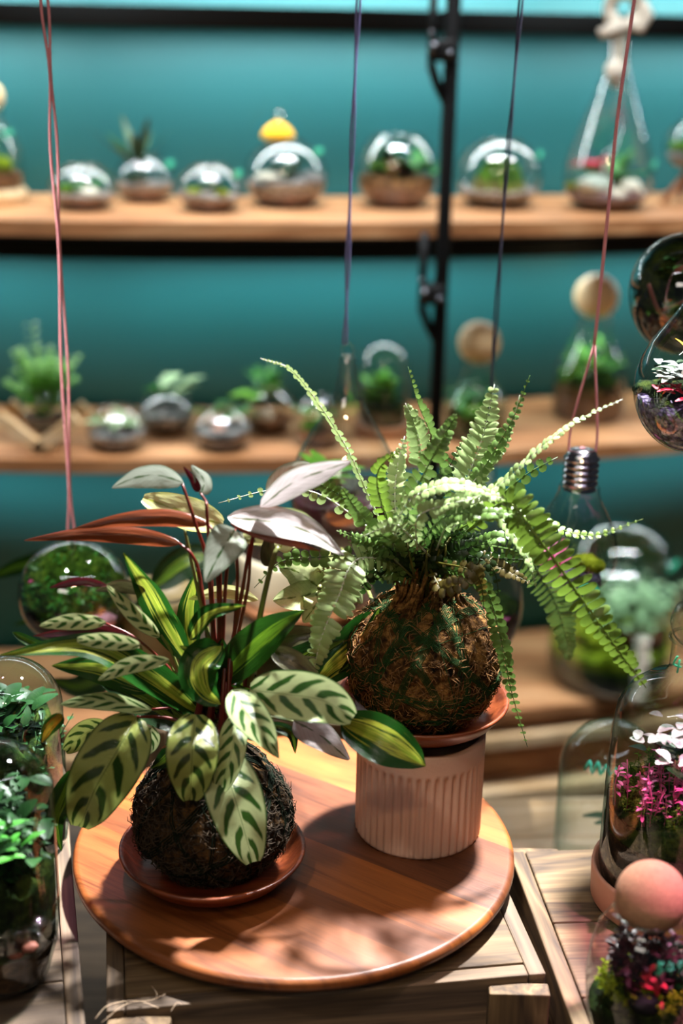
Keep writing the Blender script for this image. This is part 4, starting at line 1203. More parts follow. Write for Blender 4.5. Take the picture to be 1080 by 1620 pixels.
t, pr_, R, H = shelf_globe(452, 325, 65, 222, Z1, 'large glass globe with a yellow hat-shaped knob on its top and grey gravel inside', T, open_=.35)
layer(t, pr_, 0, H * .24, M['brownsoil'], 'soil'); layer(t, pr_, H * .24, H * .40, M['peb'], 'gravel', tilt=.12)
mossy(t, (-R * .4, -R * .2, H * .46), R * .4, M['white'], 'white_sand', 10, squash=.4); foliage(t, (0, R * .1, H * .42), 18, R * .5, R * .2, M['dkgreen'], 'small_plant', 3)
stones(t, [(R * .62, -R * .35, H * .46, R * .22)], M['peb'], 'pale_stone')
mb = MB(); mb.lathe([(0.0005, 0), (.024, 0), (.027, .004), (.022, .014), (.011, .023), (.006, .026), (.0005, .027)], (-R * .2, 0, H + .002), 32); mb.build('yellow_knob', M['yellow'], t, local=True)
mb = MB(); mb.blob((-R * .16, 0, H + .037), .0085, 3, 0); mb.build('glass_bead', G, t, local=True)
mb = MB(); mb.lathe([(0.0005, H - .001), (R * .33, H - .001), (R * .35, H + .0005), (R * .33, H + .002), (0.0005, H + .002)], seg=40); mb.build('lid', G, t, local=True); tealdot(t, R * .9, H * .8, -.7)

t, pr_, R, H = shelf_globe(626, 326, 64, 215, Z1, 'full round glass bowl of brown and green moss, left of the black post', T, open_=.6)
layer(t, pr_, 0, H * .3, M['brownsoil'], 'soil'); layer(t, pr_, H * .3, H * .42, M['fibre'], 'bark')
mossy(t, (0, 0, H * .5), R * .62, M['fibre'], 'wood_chunk', seed=12); mossy(t, (-R * .45, -R * .2, H * .55), R * .42, M['moss'], seed=13)
foliage(t, (R * .4, -R * .1, H * .5), 26, R * .6, R * .22, M['green'], 'small_plant', 5, spread=.008); foliage(t, (-R * .3, R * .2, H * .6), 20, R * .55, R * .2, M['dkgreen'], 'leafy_plant', 6)

t, pr_, R, H = shelf_globe(786, 326, 68, 222, Z1, 'glass globe with a cone of moss ringed by white gravel, right of the black post', T, open_=.45)
layer(t, pr_, 0, H * .14, M['fibre'], 'sand'); layer(t, pr_, H * .14, H * .26, M['peb'], 'white_gravel')
mb = MB(); mb.lathe([(R * .62, H * .24), (R * .56, H * .4), (R * .42, H * .6), (R * .25, H * .74), (.0005, H * .78)], seg=30, rfun=lambda r, z, a, i: r * (1 + .08 * sin(a * 5 + i))); mb.build('moss_cone', M['moss'], t, local=True)
tealdot(t, R * .95, H * .75, -.6)

# tall teardrop with rope
b = shelf_pt(958, 330, Z1)
R = size_at(b, 70); b.z = Z1 + .001
t = thing('teardrop_terrarium', b, 'tall glass teardrop with a thick white rope loop, holding a red flower and white stones', T)
Ht = ztop(b, 55) - b.z
pr_ = [(0.0005, 0), (R * .45, 0), (R * .75, H * .06), (R * .93, Ht * .09), (R, Ht * .16), (R * .97, Ht * .25), (R * .86, Ht * .36), (R * .68, Ht * .49), (R * .47, Ht * .64), (R * .3, Ht * .77), (R * .2, Ht * .87), (R * .18, Ht)]
glass(t, pr_, GH)
layer(t, pr_, 0, Ht * .06, M['brownsoil'], 'soil'); layer(t, pr_, Ht * .06, Ht * .1, M['pebp'], 'gravel')
stones(t, [(-R * .35, -R * .5, Ht * .15, R * .33)], M['whiteleaf'], 'white_moss'); stones(t, [(R * .4, -R * .4, Ht * .14, R * .25), (R * .1, -R * .6, Ht * .1, R * .2), (R * .58, -R * .3, Ht * .1, R * .18)], M['white'])
foliage(t, (R * .1, 0, Ht * .13), 18, R * .75, R * .2, M['green'], 'green_plant', 3, up=.9)
mossy(t, (-R * .72, -R * .2, Ht * .13), R * .25, M['mossy'], seed=4)
foliage(t, (-R * .5, -R * .2, Ht * .24), 34, R * .34, R * .2, M['redleaf'], 'red_flower', 5, up=.5, spread=.005)
mb = MB()
zt = Ht; hz = ZU - 0.1
mb.tube([(0, 0, Ht * .70), (0.003, 0, Ht * .82), (0, 0, Ht * .97), (-.002, 0, Ht * 1.05)], [.009, .013, .012, .012], 10)
ring = [(0.022 * sin(a_) + 0.004, -0.006 * cos(a_ * 2), Ht * 1.05 + .024 - .024 * cos(a_)) for a_ in [2 * pi * k / 24 for k in range(24)]]
mb.tube(ring, .0105, 10, True)
mb.tube([(0.0, -.01, Ht * 1.05), (-.022, -.014, Ht * 1.02), (-.034, -.012, Ht * 1.0)], [.01, .009, .008], 10)
mb.tube([(.01, 0, Ht * 1.06), (.03, -.008, Ht * 1.0 + .01), (.04, -.006, Ht * 1.0 + .03), (.03, 0, Ht * 1.06 + .03)], .0085, 10)
mb.blob((-.004, -.01, Ht * .80), (.016, .014, .018), 3, .1); mb.build('rope', M['rope'], t, local=True)
tealdot(t, R, Ht * .25, -.5)

# globe on an A-frame stand at the right frame edge
b = shelf_pt(1082, 322, Z1)
t = thing('glass_terrarium', b, 'glass ball held on an orange-brown wooden A-frame, cut by the right frame edge', T)
for s_ in (-1, 1):
    mb = MB(); mb.tube([(s_ * .036, 0, 0), (0, 0, .052)], .0055, 8); mb.build('frame_leg', M['panel'], t, local=True)
mb = MB(); mb.tube([(0, .03, .004), (0, 0, .05)], .005, 8); mb.build('frame_leg', M['panel'], t, local=True)
pr_ = [(r, z + .058) for r, z in prof_globe(.042, .075, .3, .35)]
glass(t, pr_, G); layer(t, pr_, .058, .08, M['peb'], 'gravel'); mossy(t, (-.008, 0, .092), .024, M['moss'], seed=3)

# ---- middle shelf ----------------------------------------------------------
b = shelf_pt(72, 706, Z2)
R = .05
t = thing('fern_terrarium', b, 'bright green maidenhair fern in a glass bowl cradled by a pale wooden V stand', 'terrarium')
for s_ in (-1, 1):
    for dy in (-.035, .035):
        mb = MB(); L1 = Vector((s_ * .060, dy - .01, .060)); L0 = Vector((s_ * -.005, dy - .01, .008)); d = (L1 - L0).normalized()
        mb.box((L0 + L1) / 2, (L1 - L0).length, .014, .018, d, Vector((0, 1, 0)), d.cross(Vector((0, 1, 0)))); mb.build('stand_arm', M['palewood'], t, False, True)
mb = MB(); mb.box((0, 0, .006), .03, .07, .01); mb.build('stand_foot', M['palewood'], t, False, True)
pr_ = [(r, z + .024) for r, z in prof_globe(.038, .07, .75, .3)]
glass(t, pr_, G); layer(t, pr_, .026, .05, M['soil'], 'soil')
rnd = random.Random(2); mb = MB()
for i in range(36):
    a_ = rnd.uniform(0, 2 * pi); r_ = rnd.uniform(.01, .055); hh = rnd.uniform(.09, .155)
    if i == 0: a_, r_, hh = 2.6, .012, .19
    if i == 1: a_, r_, hh = .1, .055, .14
    tip = Vector((cos(a_) * r_, sin(a_) * r_ * .7, hh)); base = Vector((cos(a_) * .008, sin(a_) * .008, .05))
    cs = catmull([base, base.lerp(tip, .5) + Vector((0, 0, .01)), tip], 9)
    mb.tube(cs, .0006, 4)
    for k in range(2, 10):
        for s2 in (-1, 1):
            d = Vector((cos(a_ + s2 * 1.3), sin(a_ + s2 * 1.3), .35 + .2 * rnd.random())); mb.leaf(cs[k], d, (0, 0, 1), .016, .009, .1, .3, 3)
mb.build('fern', M['lime'], t, local=True)


t, pr_, R, H = shelf_globe(186, 708, 47, 645, Z2, 'dark glass globe with grey gravel, front row just right of the V stand', T)
layer(t, pr_, 0, H * .22, M['soil'], 'soil'); layer(t, pr_, H * .22, H * .42, M['peb'], 'gravel')
foliage(t, (-R * .1, 0, H * .55), 24, R * .6, R * .25, M['mint'], 'pale_plant', 5, up=.6); mossy(t, (R * .3, 0, H * .55), R * .3, M['fibre'], seed=3)
t, pr_, R, H = shelf_globe(264, 682, 45, 622, Z2, 'glass globe with a trailing round-leaved plant above its rim, set back on the middle shelf', T)
layer(t, pr_, 0, H * .2, M['brownsoil'], 'soil'); layer(t, pr_, H * .2, H * .5, M['peb'], 'gravel')
foliage(t, (R * .2, R * .1, H * 1.0), 7, R * .8, R * .6, M['mint'], 'upper_leaves', 8, up=.5, spread=.012); foliage(t, (-R * .6, R * .1, H * .9), 7, R * .7, R * .5, M['green'], 'side_leaves', 9, up=.2, spread=.01)
t, pr_, R, H = shelf_globe(352, 708, 46, 648, Z2, 'dark glass globe with black soil and leaves behind it, front row of the middle shelf', T)
layer(t, pr_, 0, H * .45, M['soil'], 'soil'); layer(t, pr_, H * .45, H * .52, M['peb'], 'gravel', tilt=.1); stones(t, [(-R * .1, -R * .3, H * .56, R * .2)], M['terra'], 'pink_stone')
foliage(t, (0, R * .3, H * .8), 14, R * .7, R * .4, M['green'], 'small_plant', 5, up=.4)
t, pr_, R, H = shelf_globe(428, 680, 40, 618, Z2, 'glass globe with a white pebble and broad yellow-green leaves spilling to its left', T)
layer(t, pr_, 0, H * .32, M['brownsoil'], 'soil'); stones(t, [(-R * .25, -R * .4, H * .42, R * .33)], M['white'])
foliage(t, (-R * 1.0, 0, H * .85), 9, R * .8, R * .6, M['lime'], 'yellow_leaves', 5, up=.3, spread=.01); foliage(t, (0, R * .3, H * 1.0), 16, R * .9, R * .25, M['green'], 'spiky_leaves', 6, up=.9)
t, pr_, R, H = shelf_globe(502, 704, 38, 628, Z2, 'mossy glass globe at the right end of the small globes on the middle shelf', T)
layer(t, pr_, 0, H * .3, M['brownsoil'], 'soil'); mossy(t, (-R * .2, -R * .1, H * .4), R * .6, M['moss'], seed=8); foliage(t, (0, 0, H * .6), 20, R * .7, R * .35, M['green'], 'small_plant', 5)

# cloche
b = shelf_pt(604, 682, Z2)
R = size_at(b, 40); H = ztop(b, 540) - b.z
t = thing('glass_cloche', b, 'narrow glass cloche over green moss on a round brown base, behind the hanging teardrop', 'cloche')
mb = MB(); mb.lathe([(0.0005, 0), (R * 1.1, 0), (R * 1.15, .003), (R * 1.15, .014), (R * 1.1, .016), (.0005, .016)], seg=40); mb.build('wooden_base', M['panel'], t, local=True)
pr_ = [(r, z + .017) for r, z in prof_dome(R, H - .018)]
glass(t, pr_, GT); layer(t, pr_, .018, H * .33, M['mossd'], 'soil'); mossy(t, (0, 0, H * .42), R * .75, M['moss'], seed=4); foliage(t, (0, 0, H * .5), 30, R * .6, R * .25, M['lime'], 'leafy_plant', 6, up=.9, spread=.01)


def ball_jar(px, pyb, half, pyshoulder, pyball, ballhalf, z, label, seed):
    b = shelf_pt(px, pyb, z); R = size_at(b, half); hs = ztop(b, pyshoulder) - b.z; hb = ztop(b, pyball) - b.z; rb = size_at(b, ballhalf)
    t = thing('stoppered_jar', b, label, 'jar')
    top = hb - rb * .8
    pr_ = [(.0005, 0), (R * .85, 0), (R * .97, .004), (R, .014), (R, hs * .6), (R * .96, hs * .86), (R * .8, hs), (R * .58, hs + (top - hs) * .35), (R * .48, hs + (top - hs) * .6), (R * .46, top), (R * .5, top + .003)]
    glass(t, pr_, GT)
    layer(t, pr_, 0, hs * .42, M['brownsoil'] if seed % 2 else M['mossd'], 'soil'); layer(t, pr_, hs * .42, hs * .52, M['fibre'], 'bark'); 
    mossy(t, (0, 0, hs * .62), R * .8, M['moss'], seed=seed, n=9); foliage(t, (0, 0, hs * .74), 40, R * .5, R * .2, M['lime'] if seed % 2 else M['green'], 'leafy_plant', seed, up=.8, spread=R * .35)
    mb = MB(); mb.blob((0, 0, hb), rb, 4, 0); mb.build('ball_stopper', M['corkp'], t, local=True)


ball_jar(750, 690, 50, 622, 542, 33, Z2, 'short green moss jar with a pale wooden ball stopper, right of the black post', 2)
ball_jar(928, 658, 56, 560, 469, 34, Z2, 'taller moss-filled jar with a pale wooden ball stopper, behind the pink-lit cord of the bulb', 3)

# big lidded jar on the lowest shelf
b = shelf_pt(962, 1072, Z3)
R = size_at(b, 98); H = ztop(b, 880) - b.z
t = thing('lidded_jar', b, 'big wide glass jar with a domed lid, full of moss and pale green plants', 'jar')
pr_ = [(.0005, 0), (R * .75, 0), (R * .93, .012), (R, .04), (R, H * .8), (R * .96, H * .92), (R * .8, H * 1.0), (R * .74, H * 1.02)]
glass(t, pr_, GT)
layer(t, pr_, 0, H * .25, M['mossd'], 'soil', bump=.1); layer(t, pr_, H * .25, H * .33, M['mossy'], 'moss_layer', bump=.3)
mossy(t, (-R * .3, -R * .35, H * .42), R * .4, M['mossy'], seed=4, n=8); stones(t, [(R * .45, -R * .3, H * .42, R * .3)], M['brownsoil'], 'brown_rock')
sprigs(t, (R * .15, 0, H * .35), R * .6, 40, H * .5, .022, M['mint'], 'leafy_plant', 5, 9)
for k in range(7):
    mb = MB(); mb.blob((R * (.28 + .02 * sin(k * 2)), -R * .93, H * (.06 + k * .075)), (R * .13, R * .06, R * .09), 3, .12, 2, k); mb.build('white_stone', M['white'], t, local=True)
mb = MB(); zl = H * 1.025; mb.lathe([(R * .80, zl), (R * .80, zl + .006), (R * .62, zl + .030), (R * .35, zl + .046), (.0005, zl + .05)], seg=48); mb.build('lid', GT, t, local=True)
tealdot(t, R * .9, H * .98, -.8, .02)

# ---- hanging vessels -------------------------------------------------------
ZC = 2.598
def cord(label, pts, Y, mat, r=0.0013, double=True, gap=2.5, split=0.0, name='hanging_string', grp='cords that hang the glass vessels'):
    """pts image points bottom->top in plane Y, continued to the ceiling"""
    W = [PY(p[0], p[1], Y) for p in pts]
    d = (W[-1] - W[-2]); k = (ZC - W[-1].z) / d.z; W.append(W[-1] + d * k)
    mb = MB(); n = 44; cs = catmull(W[:-1], n) + [W[-1]]
    g_ = size_at(W[0], gap)
    for s_ in ((-1, 1) if double else (0,)):
        pts3 = []
        for i, c in enumerate(cs):
            wv = 0.55 + 0.45 * sin(i * 0.45 + 1.0)
            if split: wv = max(0.35, 0.0 + (1 - i / (n * split)) * 4.0) if i < n * split else 0.35
            pts3.append(c + RT * (s_ * g_ * wv) + Vector((0, .0006 * s_, 0)))
        # 3-ply look: slight wobble
        mb.tube(pts3, r, 6)
    o = origin_build(mb, name, mat); tag(o, label, 'cord', grp); return W[0]


def hang_vessel(name, px, pyc, half, pytop, pybot, Y, label, neck=0.25, cat='terrarium', neckpow=1.0, lower=0.5, sq=1.0, gm=None, group=None):
    """teardrop/globe profile from pixel rows; origin at bottom"""
    c = PY(px, pyc, Y); R = size_at(c, half); b = Vector((c.x, c.y, 0)); b.z = c.z
    zb = ztop(b, pybot); zt_ = ztop(b, pytop); H = zt_ - zb; hc_ = c.z - zb
    t = thing(name, (c.x, c.y, zb), label, cat, group)
    pr_ = [(.0005, 0)]
    for i in range(1, 13):
        a_ = pi / 2 * i / 12; pr_.append((R * sin(a_), hc_ * (1 - cos(a_))))
    return t, pr_, R, H, hc_


def loop_ring(t, H, r=.006, tube=.0018):
    mb = MB(); mb.tube([(r * sin(2 * pi * k / 20), 0, H + r * .8 - r * cos(2 * pi * k / 20)) for k in range(20)], tube, 8, True); mb.build('glass_loop', G, t, local=True)


# left globe
t, pr_, R, H, hc_ = hang_vessel('hanging_globe', 118, 940, 88, 858, 1014, .30, 'hanging glass globe packed with green moss and pink leaves, on the pink-lit cord at left', group='hanging glass vessels')
for i in range(1, 13):
    a_ = pi / 2 * i / 12; pr_.append((max(R * cos(a_), .0005), hc_ + (H - hc_) * sin(a_)))
glass(t, pr_, GH, rim=False); loop_ring(t, H)
layer(t, pr_, .001, H * .3, M['soil'], 'soil', bump=.1)
mb = MB(); mb.blob((0, R * .08, H * .52), (R * .9, R * .82, H * .42), 5, .08, 3, 3, fine=.09); mb.build('moss', M['moss'], t, local=True)
mb = MB(); rnd = random.Random(7)
for i in range(420):
    d = Vector((rnd.gauss(0, 1), rnd.gauss(-.4, 1), rnd.gauss(.3, .8))).normalized(); p_ = Vector((d.x * R * .86, d.y * R * .8 + R * .05, H * .52 + d.z * H * .41))
    mb.leaf(p_ * .985, (d + Vector((rnd.gauss(0, .8), rnd.gauss(0, .8), rnd.gauss(0, .8)))), d, .008, .004, .2, .2, 3)
mb.build('leafy_moss', M['green'], t, local=True)
mossy(t, (R * .42, -R * .42, H * .34), R * .36, M['palepink'], 'pink_lit_patch', 5); foliage(t, (-R * .62, -R * .3, H * .62), 7, R * .15, R * .1, M['pinkleaf'], 'pink_buds', 6)  # pink blob stands in for soft pink light within the globe
cord('pink-lit twin-strand cord hanging at the left, down to the moss-packed globe', [(113, 856), (110, 780), (103, 600), (94, 400), (85, 230), (79, 110), (70, 0)], .30, M['cordpink'], .0014, True, 5)

# centre teardrop
t, pr_, R, H, hc_ = hang_vessel('hanging_teardrop', 545, 775, 88, 560, 862, .36, 'long-necked clear glass teardrop with dark purple soil, hanging behind the fern', group='hanging glass vessels')
for f_, g_ in ((.97, .12), (.85, .26), (.66, .40), (.47, .52), (.32, .64), (.22, .76), (.165, .88), (.14, .97), (.10, .995), (.001, 1.0)):
    pr_.append((R * f_, hc_ + (H - hc_) * g_))
glass(t, pr_, GH, rim=False); loop_ring(t, H, .0055)
layer(t, pr_, .001, hc_ * .95, M['burg'], 'purple_soil', bump=.15); foliage(t, (-R * .4, -.1 * R, hc_ * 1.1), 18, R * .6, R * .3, M['lime'], 'striped_plant', 4, up=.7)
cord('blue-violet-lit cord in the middle, down to the long-necked teardrop', [(545, 545), (548, 480), (551, 380), (556, 250), (561, 130), (567, 0)], .36, M['cordblue'], .0011, True, 2.6)

# teardrop behind the fern ball, right
t, pr_, R, H, hc_ = hang_vessel('hanging_teardrop', 762, 955, 64, 700, 1040, .36, 'hanging glass teardrop with pink and teal bits, half hidden behind the fern moss ball', group='hanging glass vessels')
for f_, g_ in ((.97, .12), (.85, .24), (.62, .38), (.42, .50), (.28, .62), (.2, .76), (.165, .88), (.14, .97), (.10, .995), (.001, 1.0)):
    pr_.append((R * f_, hc_ + (H - hc_) * g_))
glass(t, pr_, GH, rim=False); loop_ring(t, H, .005)
layer(t, pr_, .001, hc_ * .75, M['brownsoil'], 'soil', bump=.15); mossy(t, (R * .35, 0, hc_ * 1.0), R * .55, M['moss'], seed=5)
foliage(t, (R * .15, -R * .55, hc_ * .9), 14, R * .3, R * .25, M['pinkleaf'], 'pink_leaves', 4); stones(t, [(R * .25, -R * .7, hc_ * .85, R * .16), (R * .0, -R * .75, hc_ * .8, R * .14)], M['tealink'], 'teal_stone')
cord('dark, blue-lit cord right of the black post, down behind the fern', [(771, 700), (778, 590), (788, 450), (800, 280), (812, 140), (824, 0)], .36, M['corddark'], .001, True, 2.6)

# bulb terrarium
t, pr_, R, H, hc_ = hang_vessel('bulb_terrarium', 908, 872, 68, 768, 938, .24, 'light-bulb shaped glass terrarium with a silver screw cap, hanging on a split pink-lit cord', group='hanging glass vessels')
for f_, g_ in ((.98, .14), (.92, .3), (.82, .46), (.68, .62), (.56, .76), (.48, .88), (.46, 1.0)):
    pr_.append((R * f_, hc_ + (H - hc_) * g_))
glass(t, pr_, G, rim=False)
rc = R * .40; cap = [(rc * .98, H - .003)]
hcap = size_at((t.location.x, .24, t.location.z + H), 62)
for k in range(5):
    z_ = H + hcap * (k / 5) * .8; cap += [(rc * .88, z_ + .0005), (rc * .9, z_ + hcap * .03), (rc * 1.03, z_ + hcap * .08), (rc * 1.03, z_ + hcap * .11), (rc * .9, z_ + hcap * .15)]
cap += [(rc * .9, H + hcap * .84), (rc * .72, H + hcap * .95), (rc * .35, H + hcap), (.0005, H + hcap)]
mb = MB(); mb.lathe(cap, seg=48); mb.build('screw_cap', M['chrome'], t, local=True)
layer(t, pr_, .001, hc_ * .35, M['pebp'], 'purple_gravel', bump=.3)
foliage(t, (-R * .45, 0, hc_ * .5), 22, R * .6, R * .12, M['pinkleaf'], 'lilac_sprigs', 4, up=1.0, spread=.008)
mossy(t, (R * .35, -R * .1, hc_ * .75), R * .42, M['mossy'], seed=3); stones(t, [(R * .35, -R * .5, hc_ * .3, R * .2)], M['tealink'], 'teal_stone')
tp = Vector(t.location) + Vector((0, 0, H + hcap))
W = [PY(940, 545, .24), PY(951, 440, .24), PY(963, 320, .24), PY(976, 190, .24), PY(990, 90, .24), PY(1003, 0, .24)]
dd_ = W[-1] - W[-2]; W.append(W[-1] + dd_ * ((ZC - W[-1].z) / dd_.z))
mb = MB()
for s_ in (-1, 1):
    lo = [tp + Vector((s_ * rc * .75, 0, -.006)), tp + Vector((s_ * rc * .78, 0, .01)), PY(908 if s_ < 0 else 944, 655, .24)]
    mb.tube(catmull(lo + [W[0]], 14) , .0011, 6)
    mb.tube([p_ + Vector((s_ * .0006, 0, 0)) for p_ in catmull(W[:-1], 30)] + [W[-1] + Vector((s_ * .0006, 0, 0))], .0009, 6)
mb.tube([tp + Vector((-rc * .75, 0, -.006)), tp + Vector((0, 0, .0005)), tp + Vector((rc * .75, 0, -.006))], .0011, 6)
o = origin_build(mb, 'hanging_string', M['cordpink']); tag(o, 'pink-lit cord that splits in two above the silver screw cap of the bulb', 'cord', 'cords that hang the glass vessels')

# two vessels at the right frame edge
t, pr_, R, H, hc_ = hang_vessel('hanging_globe', 1085, 462, 90, 368, 560, .34, 'dark hanging glass globe with red twigs, behind the other vessel at the right edge', group='hanging glass vessels')
for i in range(1, 13):
    a_ = pi / 2 * i / 12; pr_.append((max(R * cos(a_), .0005), hc_ + (H - hc_) * sin(a_)))
glass(t, pr_, GH, rim=False); loop_ring(t, H); layer(t, pr_, .001, H * .35, M['soil'], 'soil')
mb = MB(); mb.blob((0, R * .2, H * .5), (R * .85, R * .7, H * .42), 4, .1, 3, 3, fine=.1); mb.build('moss', M['mossd'], t, local=True)
mb = MB(); mb.tube(catmull([(-R * .78, -R * .5, H * .62), (-R * .6, -R * .7, H * .42), (-R * .3, -R * .86, H * .3)], 10), .002, 6)
mb.tube(catmull([(-R * .6, -R * .7, H * .42), (-R * .3, -R * .85, H * .5), (0, -R * .88, H * .58)], 10), .0016, 6); mb.tube(catmull([(-R * .4, -R * .75, H * .75), (-R * .1, -R * .85, H * .8), (R * .2, -R * .8, H * .75)], 10), .003, 6)
mb.build('red_twig', M['twig'], t, local=True); foliage(t, (-R * .2, -R * .5, H * .7), 14, R * .3, R * .12, M['green'], 'small_plant', 3)
cord('cord of the dark globe, above the right frame edge', [(1086, 366), (1090, 200), (1096, 0)], .34, M['cordpink'], .0011, True, 3)

t, pr_, R, H, hc_ = hang_vessel('hanging_teardrop', 1092, 612, 89, 440, 712, .12, 'hanging glass teardrop with white and bright red leaves and purple gravel at the right edge', group='hanging glass vessels')
for f_, g_ in ((.98, .12), (.9, .26), (.75, .42), (.55, .56), (.38, .68), (.25, .8), (.18, .9), (.15, .97), (.10, .99), (.001, 1.0)):
    pr_.append((R * f_, hc_ + (H - hc_) * g_))
glass(t, pr_, GH, rim=False); loop_ring(t, H)
layer(t, pr_, .001, hc_ * .75, M['pebp'], 'purple_gravel', bump=.2, tilt=-.2); mossy(t, (-R * .55, R * .1, hc_ * .9), R * .4, M['mossd'], seed=4); mossy(t, (R * .2, R * .3, hc_ * .9), R * .6, M['mossd'], seed=5)
foliage(t, (-R * .45, -R * .45, hc_ * 1.25), 30, R * .34, R * .17, M['whiteleaf'], 'white_leaves', 4, up=.3, spread=.010)
foliage(t, (-R * .3, -R * .3, hc_ * 1.2), 16, R * .36, R * .2, M['dkgreen'], 'green_leaves', 14, up=.4, spread=.010)
foliage(t, (-R * .05, -R * .62, hc_ * 1.02), 34, R * .28, R * .17, M['redleaf'], 'red_leaves', 5, up=.3, spread=.013)
foliage(t, (-R * .0, -R * .5, hc_ * 1.5), 5, R * .3, R * .06, M['yellow'], 'yellow_twigs', 6, up=.9)
mb = MB(); mb.tube([Vector((R * .22, -R * .86, hc_ * .95)) + Vector((R * .42 * cos(a_), R * .10 * cos(a_ * 2), R * .5 * sin(a_))) for a_ in [2 * pi * k / 40 for k in range(40)]], .0012, 8, True); mb.build('opening_rim', G, t, local=True)
cord('cord of the red-leaved teardrop, above the right frame edge', [(1092, 436), (1092, 250), (1092, 0)], .12, M['cordpink'], .0011, True, 3)

# ---- big vessels on the crates --------------------------------------------
ZK = ZT - 0.0035
# left front dome
b = PZ(8, 1545, ZK)
R = size_at((b.x, b.y, 1.0), 95); H = ztop(b, 1178) - b.z
t = thing('glass_dome', b, 'large domed glass terrarium of ferns cut by the left edge, the nearer of the two', 'terrarium', 'domed terrariums at the left edge')
pr_ = [(.0005, 0), (R * .5, 0), (R * .78, .008), (R * .95, .035), (R, .07)] + [p_ for p_ in prof_dome(R, H)[4:]]
glass(t, pr_, G, rim=False)
mb = MB(); mb.tube([Vector((R * cos(2 * pi * k / 64), R * sin(2 * pi * k / 64), H * .34)) for k in range(64)], .0012, 8, True); mb.build('glass_seam', G, t, local=True)
layer(t, pr_, 0, H * .2, M['soil'], 'soil', bump=.1); mossy(t, (0, R * .2, H * .3), R * .8, M['mossd'], seed=3, n=9)
sprigs(t, (0, 0, H * .45), R * .62, 150, H * .25, .009, M['dkgreen'], 'fern_sprigs', 5, 10); sprigs(t, (R * .1, R * .1, H * .42), R * .55, 60, H * .34, .010, M['dkgreen'], 'tall_sprigs', 6, 10)
layer(t, pr_, H * .2, H * .50, M['mossd'], 'inner_moss', bump=.5, seed=4)
foliage(t, (0, 0, H * .62), 60, R * .5, .012, M['dkgreen'], 'dark_leaves', 17, up=.7, spread=.018)
foliage(t, (R * .35, -R * .5, H * .66), 26, .016, .006, M['green'], 'star_leaves', 7, spread=.009)
stones(t, [(-R * .05 + .01 * k, -R * .8, H * .24 + .006 * (k % 2), .005) for k in range(4)], M['twig'], 'red_pebble')
# left rear dome
b = PZ(24, 1330, ZK)
R = size_at((b.x, b.y, 1.0), 88); H = ztop(b, 1045) - b.z
t = thing('glass_dome', b, 'domed glass terrarium behind the nearer one at the left edge, grey-green leaves inside', 'terrarium', 'domed terrariums at the left edge')
pr_ = prof_dome(R, H); glass(t, pr_, GT, rim=False)
layer(t, pr_, 0, H * .22, M['soil'], 'soil', bump=.1); sprigs(t, (0, 0, H * .2), R * .62, 110, H * .5, .012, M['dkgreen'], 'fern_sprigs', 8, 9)
foliage(t, (0, 0, H * .70), 80, R * .42, .012, M['dkgreen'], 'long_leaves', 9, up=.9, spread=.012, seg=5, droop=.5)
layer(t, pr_, H * .22, H * .62, M['mossd'], 'moss', bump=.5, seed=4)

# right big bottle with glass ball
b = PZ(1054, 1425, ZK)
sz = lambda px: size_at((b.x, b.y, 1.05), px)
R = sz(118); hs = ztop(b, 1098) - b.z; hn = ztop(b, 1010) - b.z
SB = .0155
t = thing('pink_plant_bottle', b, 'large glass bottle with a glass ball stopper, pink moss plants and white variegated ivy inside', 'terrarium')
mb = MB(); mb.lathe([(.0005, 0), (R * 1.0, 0), (R * 1.07, .005), (R * 1.09, .03), (R * 1.08, .034), (R * 1.03, .032), (R * 1.0, .010), (.0005, .010)], seg=72); mb.build('clay_saucer', M['terra'], t, local=True)
pr_ = [(.0005, .012), (R * .7, .012), (R * .93, .018), (R, .035), (R, hs * .55), (R * .985, hs * .8), (R * .93, hs * .93), (R * .80, hs), (R * .6, hs + (hn - hs) * .2), (R * .36, hs + (hn - hs) * .33), (R * .31, hs + (hn - hs) * .5), (R * .31, hn - .004), (R * .34, hn)]
glass(t, pr_, GS)
mb = MB(); rb = sz(42); mb.blob((0, 0, hn + rb * .62), rb, 4, 0); mb.build('glass_ball_stopper', GT, t, local=True)
layer(t, pr_, .014, hs * .38, M['soil'], 'soil', bump=.05); layer(t, pr_, hs * .38, hs * .5, M['mossd'], 'moss_layer', bump=.2)
sprigs(t, (0, 0, hs * .48), R * .88, 320, hs * .12, .004, M['moss'], 'moss_sprigs', 3, 7, .0004)
sprigs(t, (-R * .35, -R * .25, hs * .5), R * .55, 40, hs * .24, .006, M['pinkleaf'], 'pink_sprigs', 4, 7)
foliage(t, (-R * .1, -R * .45, hs * .83), 46, .014, .009, M['whiteleaf'], 'white_ivy', 5, up=.3, spread=.016); foliage(t, (-R * .1, -R * .3, hs * .76), 30, .016, .009, M['dkgreen'], 'green_ivy', 6, up=.2, spread=.012)
mossy(t, (-R * .2, R * .1, hs * .75), R * .3, M['burg'], 'burgundy_leaves', 7)
marks(t, FOUR + NINE, (0, 0), R * .32, -3.2, hs + (hn - hs) * .52, .013, tube=.0008)

